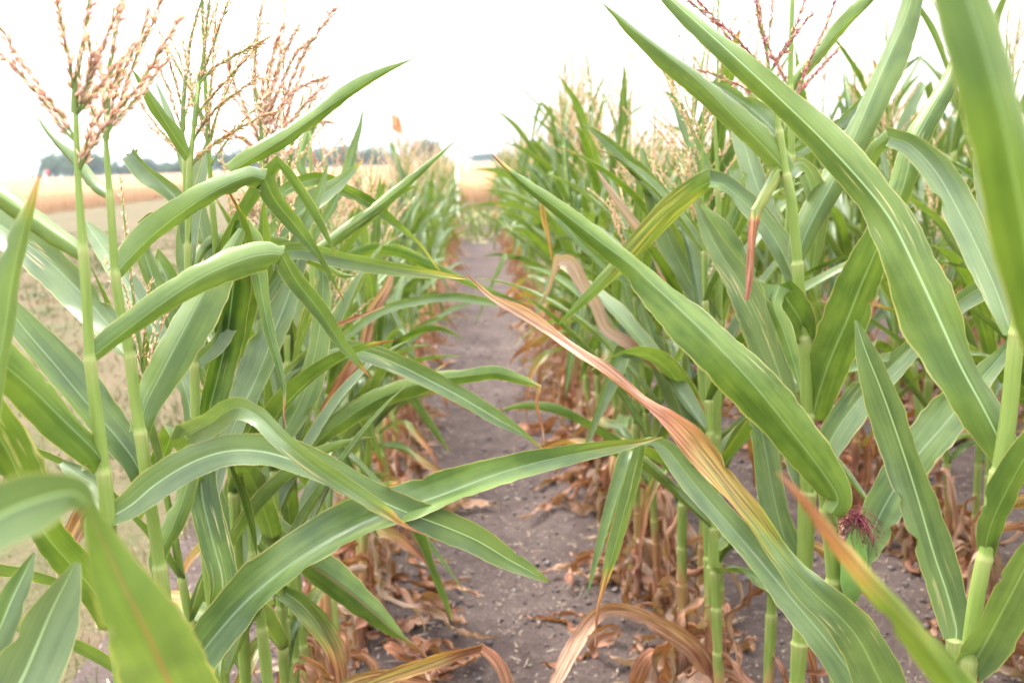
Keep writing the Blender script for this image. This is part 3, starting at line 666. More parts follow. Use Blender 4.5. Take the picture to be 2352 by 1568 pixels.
P1.leaf([(208, 825, 26), (235, 800, 44), (300, 750, 52), (400, 677, 60), (480, 628, 66), (570, 592, 74), (620, 583, 66), (648, 586, 44, 'c'), (680, 645, 42), (735, 715, 38), (785, 790, 26), (825, 838, 12), (852, 868, 2)], -1, 1.5, (0, .12, .25), YT2, .42, .002, .15, True)
P1.leaf([(190, 582, 22), (168, 562, 38), (120, 530, 46), (60, 488, 50), (0, 448, 52), (-80, 405, 50), (-160, 380, 30)], -1, 2.0, (0, .1), tint=.12, roll=.2)
P1.leaf([(242, 1082, 34), (225, 1045, 60), (150, 970, 82), (70, 890, 92), (0, 830, 92), (-90, 760, 80), (-170, 720, 40)], -1, 1.0, (0, -.12), tint=.3, roll=.2)
P1.leaf([(300, 1800, 60), (330, 1700, 88), (390, 1610, 92), (470, 1490, 94), (560, 1385, 96), (660, 1300, 96), (760, 1235, 94), (860, 1188, 90), (1000, 1140, 78), (1150, 1085, 64), (1300, 1046, 46), (1420, 1023, 28), (1480, 1012, 12), (1522, 1003, 2)], 1, .9, (0, .12, .35), ((0, 0), (.8, 0), (1, .3)), .30, .004, -.25, vee=.25)
P1.leaf([(330, 1760, 90), (420, 1660, 170), (373, 1532, 186), (319, 1416, 152), (262, 1300, 98), (222, 1210, 52), (203, 1158, 40, 'c'), (166, 1132, 84), (83, 1149, 132), (0, 1184, 148), (-90, 1240, 140), (-180, 1320, 90)], -1, .55, (-.05, -.44, -.52, -.55, -.56), tint=.6, roll=.1, flip=True, rib=1.0, ruf=.002)
P1.leaf([(262, 1440, 36), (210, 1350, 76), (150, 1280, 80), (100, 1220, 78), (60, 1130, 90), (20, 1040, 98), (-40, 940, 90)], -1, .8, (0, -.15), tint=.15, roll=-.3, ruf=.007)
P1.leaf([(250, 1190, 30), (300, 1160, 62), (360, 1110, 76), (440, 1062, 76), (520, 1036, 74), (600, 1036, 72), (680, 1058, 70), (760, 1092, 66), (850, 1138, 64), (940, 1178, 66), (1030, 1212, 70), (1100, 1243, 64), (1170, 1285, 46), (1220, 1312, 28), (1260, 1336, 5)], 1, .7, (0, .1, .25), ((0, 0), (.9, 0), (1, .25)), .62, .004, -.3, rib=.3)
P1.leaf([(258, 1205, 20), (240, 1160, 34), (215, 1112, 44), (180, 1090, 40), (143, 1060, 12)], 1, 1.6, (.02, .12), tint=.6)
P1.leaf([(262, 1150, 26), (200, 1172, 34), (172, 1215, 46), (156, 1255, 18)], 1, 1.2, (.05, .12), ((0, .75), (1, 1)), ruf=.01, name='dry_leaf')

P0 = Hero(.74, 'corn plant mostly outside the view whose pale glaucous leaves reach in beside the grass', -.43, G1)
P0.stalk([(-180, 300, 14), (-165, 800, 30), (-140, 1300, 40), (-120, 1700, 44)], [620, 1050, 1500])
P0.leaf([(-130, 1500, 40), (-60, 1150, 60), (-15, 880, 54), (8, 770, 54), (26, 650, 52), (48, 545, 42), (70, 470, 22), (92, 400, 3)], -1, 1.9, (0, .05), YT, .8, roll=.3)
P0.leaf([(-120, 1790, 90), (-50, 1720, 150), (0, 1650, 160), (50, 1560, 158), (90, 1470, 134), (120, 1400, 104), (150, 1340, 58), (175, 1290, 16)], 1, .5, (0, .08), tint=.85, roll=.35, rib=.3)
P0.leaf([(-130, 1680, 40), (-60, 1560, 66), (0, 1440, 70), (30, 1370, 60), (58, 1312, 36), (78, 1268, 5)], 1, .8, (0, .1), tint=.45, roll=.4, rib=1.0, ruf=.007)

P2 = Hero(1.06, 'corn plant whose tassel crowds the widest salmon tassel, its leaf bent over at a crease', -.40, G1)
P2.stalk([(246, 250, 7), (243, 320, 11), (248, 400, 16), (252, 445, 18), (257, 520, 19), (264, 625, 22), (278, 720, 24), (298, 815, 27), (310, 920, 28), (322, 990, 30), (340, 1120, 31), (355, 1220, 32), (378, 1380, 34), (400, 1560, 36)], [450, 628, 815, 992, 1300])
P2.tassel([(243, 320), (246, 260), (252, 160), (262, 90), (278, 20), (295, -60)],
          [[(244, 306), (262, 262), (282, 218), (296, 174), (322, 110), (348, 59), (378, -25)], [(247, 305), (270, 272), (313, 226), (350, 178), (384, 136)], [(244, 312), (225, 285), (208, 240), (214, 200)], [(245, 290), (266, 210), (290, 150), (330, 70), (340, 20)], [(246, 280), (236, 210), (232, 150), (225, 110)]], 0., .0105, .004, .1)
P2.leaf([(266, 628, 24), (290, 600, 44), (345, 545, 54), (400, 500, 56), (460, 458, 54), (520, 425, 50), (575, 405, 46), (608, 412, 46, 'c'), (632, 460, 44), (680, 520, 36), (735, 595, 15), (790, 692, 2)], -1, 1.6, (0, .15, .3), YT2, .40, .006, .2, True)
P2.leaf([(300, 815, 32), (272, 775, 58), (205, 695, 80), (135, 622, 86), (65, 562, 84), (0, 518, 76), (-70, 475, 50)], 1, .9, (0, .2), tint=.55, roll=-.2)
P2.leaf([(346, 1140, 32), (310, 1060, 62), (270, 1005, 76), (205, 930, 82), (130, 840, 80), (60, 760, 66), (10, 698, 48), (-60, 630, 20)], 1, .8, (0, .1), ((0, 0), (.5, 0), (1, .15)), .25, .004, .3)
P2.leaf([(321, 990, 32), (335, 930, 60), (374, 852, 80), (430, 745, 90), (475, 660, 80), (520, 590, 50), (556, 525, 16)], -1, .8, (0, .15), tint=.45, roll=-.35, vee=.3)
P2.leaf([(252, 450, 16), (225, 432, 24), (190, 395, 29), (150, 350, 26), (115, 308, 15), (84, 266, 2)], -1, 1.9, (0, .1), tint=.65)
P2.leaf([(370, 1330, 24), (366, 1280, 40), (400, 1200, 46), (425, 1130, 44), (440, 1070, 36), (450, 1010, 10)], -1, 1.0, (0, .1), tint=.3)

P3 = Hero(1.30, 'corn plant with the greenish open tassel and an upright flag leaf beside the stem', -.41, G1)
P3.stalk([(456, 190, 6), (446, 290, 10), (437, 365, 15), (433, 480, 16), (432, 600, 17), (438, 720, 18), (446, 835, 22), (450, 980, 24), (462, 1150, 26), (480, 1330, 28), (497, 1480, 30), (508, 1600, 32)], [365, 560, 705, 838, 1010, 1230, 1400])
P3.tassel([(446, 290), (456, 195), (466, 140), (474, 60), (486, -40)], [[(457, 195), (480, 130), (505, 60), (532, -20)], [(460, 190), (490, 158), (540, 128), (614, 88)], [(452, 262), (485, 222), (530, 175), (600, 98)], [(444, 322), (470, 280), (500, 247), (590, 178)],
          [(441, 380), (460, 358), (500, 325), (556, 290), (630, 256)], [(442, 372), (470, 345), (500, 325), (525, 318)], [(448, 262), (440, 200), (432, 150), (420, 100)]], 2., .0088, .0040, .1)
P3.leaf([(435, 368, 16), (425, 350, 26), (404, 318, 32), (370, 265, 30), (336, 210, 18), (302, 158, 2)], -1, 1.9, (0, -.1), tint=.75)
P3.leaf([(434, 560, 20), (425, 480, 32), (410, 462, 36), (380, 430, 38), (335, 388, 38), (300, 352, 38, 'c'), (306, 362, 22), (312, 382, 10), (314, 402, 2)], 1, 1.5, (0, .08), tint=.6, flip=True)
P3.leaf([(500, 1420, 30), (511, 1336, 62), (486, 1231, 70), (464, 1130, 66), (465, 1020, 58), (483, 935, 56), (504, 852, 64), (522, 770, 70), (538, 640, 76), (546, 560, 46), (556, 508, 34, 'c'), (578, 556, 48), (594, 628, 38), (604, 690, 30), (620, 770, 24), (644, 852, 15), (653, 907, 8), (652, 949, 4), (657, 982, 2)], 1, .6, (-.1, 0, .05, 0, -.1), ((0, 0), (.93, 0), (1, .9)), .0, .004, .15, True)
P3.leaf([(448, 1010, 30), (440, 960, 50), (428, 900, 44), (405, 850, 46), (370, 790, 50), (335, 720, 54), (300, 660, 54), (262, 605, 48), (225, 552, 38), (198, 512, 10)], 1, .8, (.03, .3), tint=.7, roll=.3)
P3.leaf([(446, 838, 22), (500, 780, 40), (545, 690, 44), (575, 610, 42), (620, 585, 38), (680, 575, 38), (724, 580, 38), (795, 594, 40), (861, 606, 36), (950, 622, 28), (1030, 634, 13), (1076, 641, 2)], 1, 1.2, (0, .15, .1), ((0, 0), (.6, .08), (1, .3)), .6, .004, .25)
P3.leaf([(452, 1120, 26), (462, 1060, 50), (455, 1030, 66), (425, 1003, 66, 'c'), (478, 974, 60), (540, 936, 52), (590, 954, 44), (640, 1003, 42), (700, 1055, 42), (770, 1105, 42), (840, 1150, 34), (890, 1180, 20), (925, 1205, 9), (976, 1228, 2)], -1, .9, (0, -.3, -.40, -.36, -.34), ((0, 0), (.7, 0), (.85, .25), (1, .9)), .65, .004, .15, True)
P3.leaf([(470, 1240, 24), (505, 1060, 40), (540, 970, 62), (592, 860, 78), (637, 743, 66), (668, 660, 44), (695, 560, 30), (705, 500, 6)], 1, .7, (0, .3), tint=.62, roll=-.3)

P3b = Hero(1.42, 'slender corn plant half hidden by the plant with the greenish open tassel', -.44, G1)
P3b.stalk([(421, 220, 5), (419, 300, 8), (424, 365, 11), (425, 450, 12), (428, 560, 14), (434, 700, 16), (445, 900, 18), (462, 1100, 20), (485, 1300, 22), (500, 1420, 24)], [372, 520, 640, 900, 1100])
P3b.tassel([(420, 300), (421, 243), (432, 130), (445, 60), (470, -20)], [[(418, 300), (405, 260), (383, 195), (364, 152)], [(416, 240), (400, 180), (382, 115)], [(420, 352), (385, 318), (348, 275), (318, 225), (296, 181)], [(421, 360), (395, 335), (365, 308), (345, 290)], [(420, 280), (440, 215), (452, 170)]], 0., .0090, .0042, .15)
P3b.leaf([(432, 640, 20), (428, 600, 42), (428, 540, 48), (440, 470, 46), (458, 410, 36), (474, 350, 18), (492, 285, 2)], 1, .9, (0, .1), tint=.8)
P3b.leaf([(445, 900, 20), (400, 770, 36), (372, 690, 44), (345, 620, 44), (328, 560, 34), (332, 520, 26, 'c'), (352, 500, 20), (362, 520, 10)], -1, 1.2, (0, .1), tint=.4, flip=True)
P3b.leaf([(434, 640, 18), (480, 560, 24), (560, 555, 30), (640, 560, 28), (720, 600, 24), (780, 630, 14), (822, 634, 2)], -1, 1.8, (0, .3), tint=.3)

P4 = Hero(1.72, 'corn plant with the dense feathery pale orange tassel behind the arched leaves', -.42, G1)
P4.stalk([(600, 300, 6), (604, 420, 11), (606, 560, 14), (610, 760, 16), (622, 1000, 20), (640, 1250, 22), (655, 1450, 24), (668, 1600, 25)], [440, 560, 700, 850, 1010, 1180, 1330])
P4.tassel([(601, 330), (598, 280), (584, 180), (590, 90), (608, -20)], [[(606, 400), (625, 320), (650, 235), (690, 140), (730, 75), (768, 22)], [(602, 380), (640, 320), (692, 250), (738, 200)], [(600, 330), (560, 240), (530, 170), (525, 120)], [(602, 340), (575, 280), (545, 235), (515, 200)], [(601, 320), (620, 220), (640, 160), (645, 100)],
           [(602, 330), (640, 250), (690, 200), (750, 178)], [(600, 310), (630, 180), (660, 110), (685, 60)], [(602, 350), (560, 320), (520, 300)], [(603, 360), (660, 290), (720, 280), (762, 282)], [(601, 300), (615, 200), (628, 120), (650, 60)], [(601, 310), (600, 220), (618, 150), (640, 95)], [(604, 380), (648, 300), (672, 220), (700, 150)], [(603, 370), (655, 330), (690, 300)], [(602, 300), (640, 210), (676, 130), (712, 90)], [(604, 400), (640, 370), (668, 340)]], 0., .0125, .0036, .05)
P4.leaf([(604, 440, 12), (560, 425, 22), (500, 412, 26), (530, 395, 30), (587, 358, 38), (650, 318, 40), (700, 283, 38), (800, 215, 32), (880, 167, 18), (946, 136, 2)][3:], -1, 1.7, (-.3, -.1), tint=.25, roll=.2)
P4.leaf([(606, 560, 16), (625, 540, 42), (668, 510, 52), (724, 460, 48), (779, 420, 30), (836, 366, 2)], 1, .8, (0, .1), YT, .6, .007, -.3)
P4.leaf([(608, 700, 18), (660, 620, 26), (740, 565, 28), (790, 528, 30), (860, 480, 29), (930, 425, 22), (1000, 365, 10), (1053, 317, 2)], -1, 1.7, (0, .2), tint=.2)
P4.leaf([(606, 500, 16), (650, 445, 26), (697, 418, 30), (745, 412, 30), (800, 440, 30), (850, 468, 28), (900, 510, 20), (960, 560, 10), (1010, 622, 2)], 1, 1.3, (0, .3), tint=.15, dry=((0, 0), (.6, .1), (1, .3)))
P4.leaf([(618, 1010, 20), (660, 890, 26), (729, 818, 30), (780, 800, 38), (850, 812, 44), (920, 840, 46), (990, 875, 46), (1060, 912, 42), (1140, 960, 32), (1200, 995, 14), (1252, 1036, 2)], 1, .8, (0, .1), ((0, 0), (.9, 0), (1, .4)), .5, .003, -.3, rib=.3)
P4.leaf([(620, 900, 18), (650, 870, 22), (690, 830, 27), (740, 780, 22), (770, 750, 12), (830, 725, 8), (884, 703, 2)], 1, 1.3, (0, .1), ((0, 0), (.45, .15), (.6, .7), (1, 1)), .4)
P4.leaf([(640, 1180, 22), (690, 1060, 30), (740, 1005, 40), (790, 965, 46), (860, 920, 48), (930, 892, 46), (1000, 872, 40), (1080, 862, 32), (1140, 856, 32), (1200, 874, 20), (1238, 888, 8, 'c'), (1232, 930, 7), (1245, 980, 5), (1250, 1025, 2)], -1, .9, (0, .1, .05), ((0, 0), (.8, .05), (.87, .6), (1, 1)), .2, .003, .2)
P4.leaf([(645, 1080, 24), (625, 1085, 54), (603, 1150, 52), (578, 1230, 46), (566, 1300, 40), (560, 1372, 10)], 1, 1.0, (0, -.15), tint=.8, ruf=.006)
P4.leaf([(598, 1180, 36), (650, 1240, 60), (720, 1300, 76), (790, 1350, 72), (850, 1400, 56), (900, 1445, 32), (925, 1464, 12), (960, 1490, 8), (1010, 1545, 5)], -1, .8, (-.1, -.15), ((0, 0), (.75, 0), (.84, .5), (1, .9)), .2, .003, .2, rib=1.0)
P4.leaf([(640, 1352, 14), (690, 1385, 46), (735, 1440, 54), (768, 1500, 42), (785, 1580, 22), (790, 1640, 6)], 1, .9, (-.05, -.1), ((0, .05), (.4, .25), (.7, .6), (1, .9)), .2, rib=1.0)
P4.leaf([(640, 1280, 16), (600, 1240, 40), (575, 1130, 50), (570, 1040, 46), (585, 940, 40), (640, 880, 20)], -1, .9, (0, .1), tint=.2)

P5 = Hero(1.50, 'leaning corn plant with a dry yellow leaf arching over the soil path', -.40, G1)
P5.stalk([(560, 620, 8), (556, 760, 15), (560, 900, 17), (570, 1100, 20), (585, 1300, 24), (605, 1470, 27), (618, 1600, 28)], [760, 920, 1080, 1260, 1430])
P5.leaf([(612, 1640, 22), (700, 1620, 30), (800, 1590, 30), (880, 1562, 30), (960, 1532, 34), (1040, 1502, 30), (1108, 1483, 18, 'c'), (1138, 1508, 30), (1160, 1545, 32), (1172, 1600, 26), (1178, 1650, 8)], 1, 1.1, (0, -.1), ((0, .6), (.25, .42), (.6, .45), (.68, .8), (1, .9)), .2, .006, .2, True, name='dry_leaf')
P5.leaf([(556, 760, 16), (600, 690, 30), (660, 600, 34), (700, 520, 30), (735, 440, 20), (752, 380, 3)], 1, 1.4, (0, .1), tint=.4)
P5.leaf([(558, 920, 18), (520, 840, 40), (480, 760, 44), (430, 690, 40), (390, 640, 20)], 1, 1.0, (0, .2), tint=.5)
P5.leaf([(575, 1080, 20), (640, 1010, 44), (700, 900, 54), (730, 780, 48), (742, 680, 36), (740, 600, 10)], -1, .8, (0, .2), tint=.3)

# ------------------------------------------------------------------ the row beside the field
PA = Hero(1.62, 'corn plant with the purple pink tassel of spreading branches', .50, G2)
PA.stalk([(1770, 180, 8), (1778, 230, 11), (1790, 300, 17), (1803, 390, 21), (1816, 450, 24), (1828, 560, 26), (1838, 690, 27), (1848, 790, 30), (1853, 930, 34), (1855, 1060, 38), (1852, 1200, 41), (1845, 1350, 40), (1835, 1500, 38), (1828, 1620, 38)], [298, 402, 595, 778, 960, 1130, 1330, 1470])
PA.tassel([(1772, 185), (1766, 160), (1760, 110), (1748, 60), (1738, -20)], [[(1764, 165), (1720, 120), (1689, 87), (1640, 40), (1596, -5)], [(1760, 168), (1735, 145), (1690, 105), (1655, 65), (1575, -5)], [(1762, 120), (1768, 70), (1776, 0), (1780, -30)], [(1769, 165), (1795, 118), (1821, 77), (1850, -5)],
           [(1770, 168), (1800, 122), (1830, 75), (1864, 34)], [(1776, 225), (1730, 213), (1690, 192), (1637, 170), (1590, 158)], [(1762, 110), (1745, 60), (1738, 20), (1735, -20)], [(1778, 228), (1762, 200), (1750, 190)]], 1., .0098, .0044, .1)
PA.leaf([(1808, 400, 30), (1792, 378, 52), (1760, 342, 58), (1680, 262, 56), (1600, 182, 48), (1520, 118, 38), (1440, 58, 22), (1384, 8, 2)], -1, 1.9, (0, -.05), tint=.75, roll=.2)
PA.leaf([(1832, 592, 28), (1845, 550, 52), (1880, 478, 60), (1930, 385, 62), (1985, 260, 62), (2035, 145, 60), (2075, 55, 52), (2100, -20, 44), (2130, -110, 20)], -1, 1.8, (0, .15), tint=.7, roll=-.2)
PA.leaf([(1866, 962, 40), (1880, 905, 78), (1905, 830, 96), (1945, 735, 100), (1975, 660, 94), (2005, 590, 80), (2040, 510, 64), (2072, 436, 56), (2102, 330, 54), (2140, 255, 50), (2171, 202, 44), (2205, 130, 34), (2240, 50, 12)], -1, ((0, .5), (.45, .6), (.6, 1.9), (1, 2.2)), (0, -.1, 0), ((0, 0), (.6, .1), (.8, 0), (1, .2)), .2, .003, .2)
PA.leaf([(1838, 700, 28), (1815, 620, 46), (1775, 540, 54), (1710, 465, 42), (1660, 424, 40), (1631, 416, 42, 'c'), (1590, 440, 50), (1540, 482, 54), (1480, 545, 52), (1430, 600, 42), (1375, 655, 30), (1325, 705, 17), (1279, 749, 2)], 1, .7, (0, .15, .25), ((0, 0), (.42, 0), (.5, .22), (.75, .24), (.9, .12), (1, .1)), .4, .003, .3, True)  # past the fold the dry values paint in yellow of light shining through
PA.leaf([(1850, 778, 30), (1838, 735, 62), (1810, 690, 74), (1790, 656, 76, 'c'), (1778, 700, 34), (1800, 760, 40), (1822, 830, 26), (1838, 892, 3)], 1, .7, (0, -.12), tint=.15, flip=True, ruf=.005)
PA.leaf([(1806, 400, 20), (1788, 392, 26), (1762, 430, 28), (1737, 482, 26, 'c'), (1728, 560, 19), (1722, 630, 17), (1713, 688, 11)], -1, 1.8, (0, -.1), ((0, .15), (.4, .25), (.47, .74), (1, .78)), .0, .004, 0.0)
PA.leaf([(1816, 402, 18), (1838, 385, 38), (1860, 420, 46), (1876, 490, 46), (1874, 560, 36), (1866, 620, 10)], 1, .9, (.02, .12), tint=.8)
PA.leaf([(1850, 1130, 30), (1835, 1060, 50), (1815, 950, 66), (1790, 860, 76), (1745, 740, 78), (1700, 650, 66), (1660, 590, 50), (1625, 530, 36), (1597, 462, 6)], 1, .6, (0, .1), tint=.7, roll=-.3)
PA.leaf([(1800, 300, 16), (1830, 330, 28), (1790, 308, 38), (1740, 262, 42), (1680, 216, 32), (1623, 188, 4)][2:], 1, 1.2, (.1, .2), tint=.6)
PA.leaf([(1845, 1330, 34), (1800, 1230, 60), (1775, 1130, 62), (1755, 1020, 56), (1735, 930, 44), (1722, 860, 12)], 1, .7, (0, .1), tint=.55)

PA2 = Hero(1.80, 'corn plant standing just behind the purple pink tassel, its own stem taller', .54, G2)
PA2.stalk([(1822, -40, 12), (1818, 60, 13), (1815, 200, 15), (1817, 300, 16), (1819, 370, 18), (1806, 600, 18), (1790, 900, 22), (1780, 1200, 24), (1772, 1400, 26), (1765, 1560, 27)], [205, 355, 560, 760, 980, 1200])
PA2.leaf([(1817, 206, 14), (1832, 175, 28), (1872, 128, 34), (1930, 68, 34), (1990, 10, 30), (2040, -50, 12)], -1, 1.6, (0, .1), tint=.15)
PA2.leaf([(1820, 355, 18), (1850, 340, 30), (1905, 300, 30), (1970, 240, 26), (2040, 180, 20), (2110, 130, 4)], 1, 1.9, (0, .2), tint=.3)
PA2.leaf([(1806, 570, 20), (1770, 500, 44), (1740, 430, 48), (1715, 350, 44), (1695, 270, 34), (1690, 200, 8)], 1, .8, (0, .2), tint=.7)
PA2.leaf([(1790, 770, 22), (1750, 700, 52), (1705, 620, 60), (1655, 540, 56), (1610, 475, 20)], -1, .7, (0, .1), tint=.35)
PA2.tassel([(1823, -20), (1828, -80), (1834, -160)], [[(1824, 230), (1856, 146), (1884, 87), (1922, -5)], [(1822, 236), (1840, 205), (1863, 181), (1900, 140), (1922, 116)], [(1812, 200), (1775, 130), (1752, 70), (1745, 10)]], 1., .0105, .0036, .1)

PC = Hero(1.42, 'corn plant with a small ear and red purple silk at its side', .50, G2)
PC.stalk([(1886, 1065, 30), (1897, 1150, 36), (1905, 1200, 38), (1915, 1330, 38), (1922, 1450, 40), (1926, 1620, 42)], [1165, 1330, 1500])
PC.leaf([(1908, 1178, 40), (1925, 1148, 62), (1902, 1102, 84), (1835, 1012, 102), (1745, 900, 112), (1645, 792, 106), (1550, 700, 88), (1490, 645, 66), (1455, 612, 48), (1370, 548, 46), (1280, 478, 36), (1200, 418, 22), (1128, 353, 2)], -1, ((0, .8), (.55, .9), (.66, 1.2), (.7, 2.4), (1, 2.4)), (-.035, 0, .1), YT2, .2, .004, .25)
PC.leaf([(1890, 1050, 34), (1920, 990, 70), (1980, 910, 70), (2040, 850, 58), (2100, 790, 42), (2150, 742, 34), (2200, 695, 40), (2250, 662, 48), (2298, 632, 36), (2340, 600, 4)], 1, .8, (.06, .15), tint=.55, roll=.3, vee=.2)
PC.leaf([(1926, 1400, 30), (1975, 1290, 62), (2030, 1165, 86), (2100, 1055, 92), (2180, 960, 86), (2232, 895, 66), (2300, 815, 30), (2340, 760, 4)], 1, .7, (0, .1), tint=.3, roll=-.25, ruf=.004)
def ear(h, px, py, tilt, L=.14, r=.019):
    rng = h.rng; b = at(px, py, h.Y-.02); q = np.linspace(0, 1, 12); d = unit(np.array([tilt, -.15, 1.0]))
    C = b + d*(q*L)[:, None]; mb = MB(); tube(mb, C, r*np.interp(q, [0, .2, .55, .9, 1], [.55, .95, 1, .5, .22]), 12); e_ = mb.build('ear', M['husk'], h.e, h.root)
    tip = C[-1]; sb = MB()
    for i in range(110):
        v = unit(rng.normal(0, 1, 3)*np.array([1, 1, .8]) + np.array([.1, -.4, .45])); l = rng.uniform(.018, .042); t = np.linspace(0, 1, 6)[:, None]; sd = unit(np.cross(v, rng.normal(size=3)))
        tube(sb, tip + v*l*t + sd*l*.35*np.sin(t*2.6) + np.array([0, 0, -.022])*t**2, .0006, 3, tint=np.full(6, rng.uniform(0, 1)))
    sb.build('silk', M['silk'], e_, h.root)
ear(PC, 1955, 1375, -.02, .135)

PE = Hero(1.16, 'corn plant carrying the long leaf that yellows and dries towards its hanging tip', .50, G2)
PE.stalk([(2193, 1466, 37), (2193, 1480, 38), (2190, 1560, 42), (2184, 1700, 46)], [1466, 1640])
PE.leaf([(2196, 1468, 42), (2196, 1440, 66), (2178, 1370, 78), (2145, 1270, 82), (2105, 1135, 82), (2062, 1005, 80), (2022, 892, 70), (1988, 805, 46), (1965, 735, 6)], 1, .7, (0, .1), tint=.5, roll=-.2, ruf=.003, rib=.3)
PE.leaf([(2150, 1790, 60), (2080, 1680, 120), (2020, 1560, 116), (1960, 1450, 98), (1860, 1352, 72), (1780, 1262, 56), (1700, 1162, 52), (1620, 1062, 46), (1545, 978, 36), (1462, 914, 30), (1378, 846, 31), (1282, 778, 21), (1198, 722, 22), (1132, 686, 12), (1068, 628, 3)], 1, ((0, .8), (.4, 1.3), (1, 2.4)), (-.05, -.1, 0, .15), ((0, 0), (.3, .06), (.45, .28), (.58, .45), (.66, .8), (.8, .95), (1, 1)), .6, .016, .3, name='leaf', label='long leaf drying from green through yellow to a tan tip')
PE.leaf([(2120, 1800, 70), (2060, 1690, 130), (1990, 1590, 140), (1900, 1470, 112), (1820, 1375, 84), (1740, 1280, 66), (1650, 1175, 54), (1580, 1092, 54), (1535, 1035, 44), (1500, 1012, 26), (1472, 1016, 22, 'c'), (1452, 1100, 34), (1432, 1180, 36), (1405, 1280, 27), (1385, 1352, 13), (1375, 1392, 8), (1370, 1440, 6), (1367, 1484, 2)], 1, .7, (0, .05, .15, .15), ((0, 0), (.86, 0), (.9, .5), (1, .95)), .6, .004, .25, True)

PD = Hero(.98, 'corn plant with the huge leaf slanting up over the sky, torn near its middle', .52, G2)
PD.stalk([(2352, 600, 26), (2335, 760, 34), (2318, 940, 40), (2298, 1075, 44), (2283, 1127, 36), (2270, 1240, 36), (2246, 1353, 38), (2222, 1542, 44), (2205, 1700, 46)], [760, 1080, 1275, 1520])
PD.leaf([(2312, 1072, 40), (2303, 1030, 76), (2262, 945, 100), (2205, 840, 106), (2150, 720, 108), (2100, 612, 112), (2052, 515, 108), (2010, 455, 84), (1950, 385, 84), (1880, 312, 74), (1800, 235, 66), (1700, 142, 56), (1600, 52, 42), (1528, -12, 24), (1480, -60, 4)], -1, ((0, 1.0), (.4, .7), (.6, 1.3), (1, 1.9)), (0, .1, .25), ((0, 0), (.42, .04), (1, .1)), .4, .008, .2, rib=.3)
PD.leaf([(2325, 770, 36), (2290, 672, 60), (2245, 570, 70), (2200, 480, 72), (2150, 395, 66), (2090, 332, 48), (2040, 314, 44, 'c'), (2012, 340, 34), (1990, 380, 26), (1968, 420, 6)], 1, 1.0, (0, .2), tint=.65, flip=True, roll=.1)
PD.leaf([(2258, 1275, 34), (2278, 1200, 58), (2312, 1125, 66), (2360, 1040, 66), (2430, 940, 50)], -1, .9, (0, -.1), tint=.3)
PD.leaf([(2232, 1530, 60), (2262, 1480, 92), (2320, 1370, 88), (2372, 1270, 70), (2440, 1150, 40)], 1, .7, (0, -.15), tint=.45, roll=.3)
PD.leaf([(2335, 760, 30), (2300, 860, 40), (2270, 830, 36), (2240, 800, 30), (2160, 840, 10)][0:1] + [(2350, 690, 34), (2330, 610, 40), (2290, 520, 46), (2260, 420, 40), (2240, 330, 12)], 1, 1.4, (0, .2), tint=.5)

PF = Hero(.52, 'corn plant mostly outside the view with one broad blurred leaf hanging across the sky', .46, G2)
PF.stalk([(2900, -200, 40), (2880, 300, 60), (2860, 800, 70), (2850, 1400, 80), (2840, 1800, 84)], [700, 1250, 1600])
PF.leaf([(2860, 1250, 60), (2700, 1120, 110), (2540, 980, 130), (2420, 800, 126), (2375, 640, 134), (2343, 480, 138), (2308, 300, 130), (2264, 130, 122), (2215, -20, 110), (2150, -200, 80), (2100, -330, 20)], -1, .9, (0, -.06, -.08, -.05), tint=.12, roll=.25, ruf=.002)
PF.leaf([(2850, 1640, 60), (2600, 1660, 90), (2420, 1700, 92), (2300, 1660, 88), (2215, 1585, 78), (2150, 1505, 70), (2060, 1402, 56), (1970, 1302, 42), (1900, 1220, 32), (1840, 1142, 20), (1784, 1082, 3)], -1, 1.5, (0, .0, -.04, -.06), ((0, .1), (.5, .14), (.70, .2), (.84, .6), (.92, .74), (1, .9)), .1, .002, .2)

P6 = Hero(2.25, 'corn plant with a yellow green leaf arching far across the soil path', -.41, G1)
P6.stalk([(712, 290, 5), (714, 420, 9), (716, 600, 12), (722, 800, 14), (730, 1000, 16), (742, 1200, 18), (750, 1350, 19)], [430, 560, 690, 830, 970, 1120])
P6.leaf([(718, 690, 12), (770, 620, 20), (840, 578, 24), (910, 580, 26), (970, 603, 24), (1040, 632, 18), (1110, 662, 13), (1170, 685, 7), (1224, 702, 2)], -1, .9, (0, .2), ((0, 0), (.9, 0), (1, .5)), .1)
P6.leaf([(722, 830, 14), (800, 770, 18), (880, 715, 20), (960, 692, 20), (1040, 682, 20), (1110, 692, 18), (1150, 702, 4)], 1, 1.2, (0, .1), tint=.5)
P6.leaf([(724, 830, 14), (690, 740, 30), (672, 660, 32), (660, 580, 26), (655, 500, 4)], 1, .9, (0, .1), tint=.6)
P6.leaf([(716, 560, 10), (760, 480, 22), (800, 390, 22), (822, 310, 14), (834, 250, 2)], 1, 1.4, (0, .1), tint=.3)
P6.leaf([(716, 430, 10), (690, 380, 20), (700, 320, 22), (728, 270, 14), (742, 240, 2)], -1, 1.4, (0, .1), tint=.2)
P6.leaf([(728, 970, 14), (780, 880, 24), (830, 800, 28), (852, 715, 28), (890, 650, 16), (906, 605, 4)], 1, 1.6, (0, .1), ((0, .5), (.4, .9), (1, 1)), .2, .007, name='dry_leaf')
P6.tassel([(712, 300), (712, 240), (718, 170)], [[(712, 290), (700, 240), (690, 200)], [(712, 290), (735, 230), (752, 190)], [(712, 280), (728, 215), (735, 160)], [(712, 295), (745, 262), (770, 240)]], 0., .0095, .0045, .2)

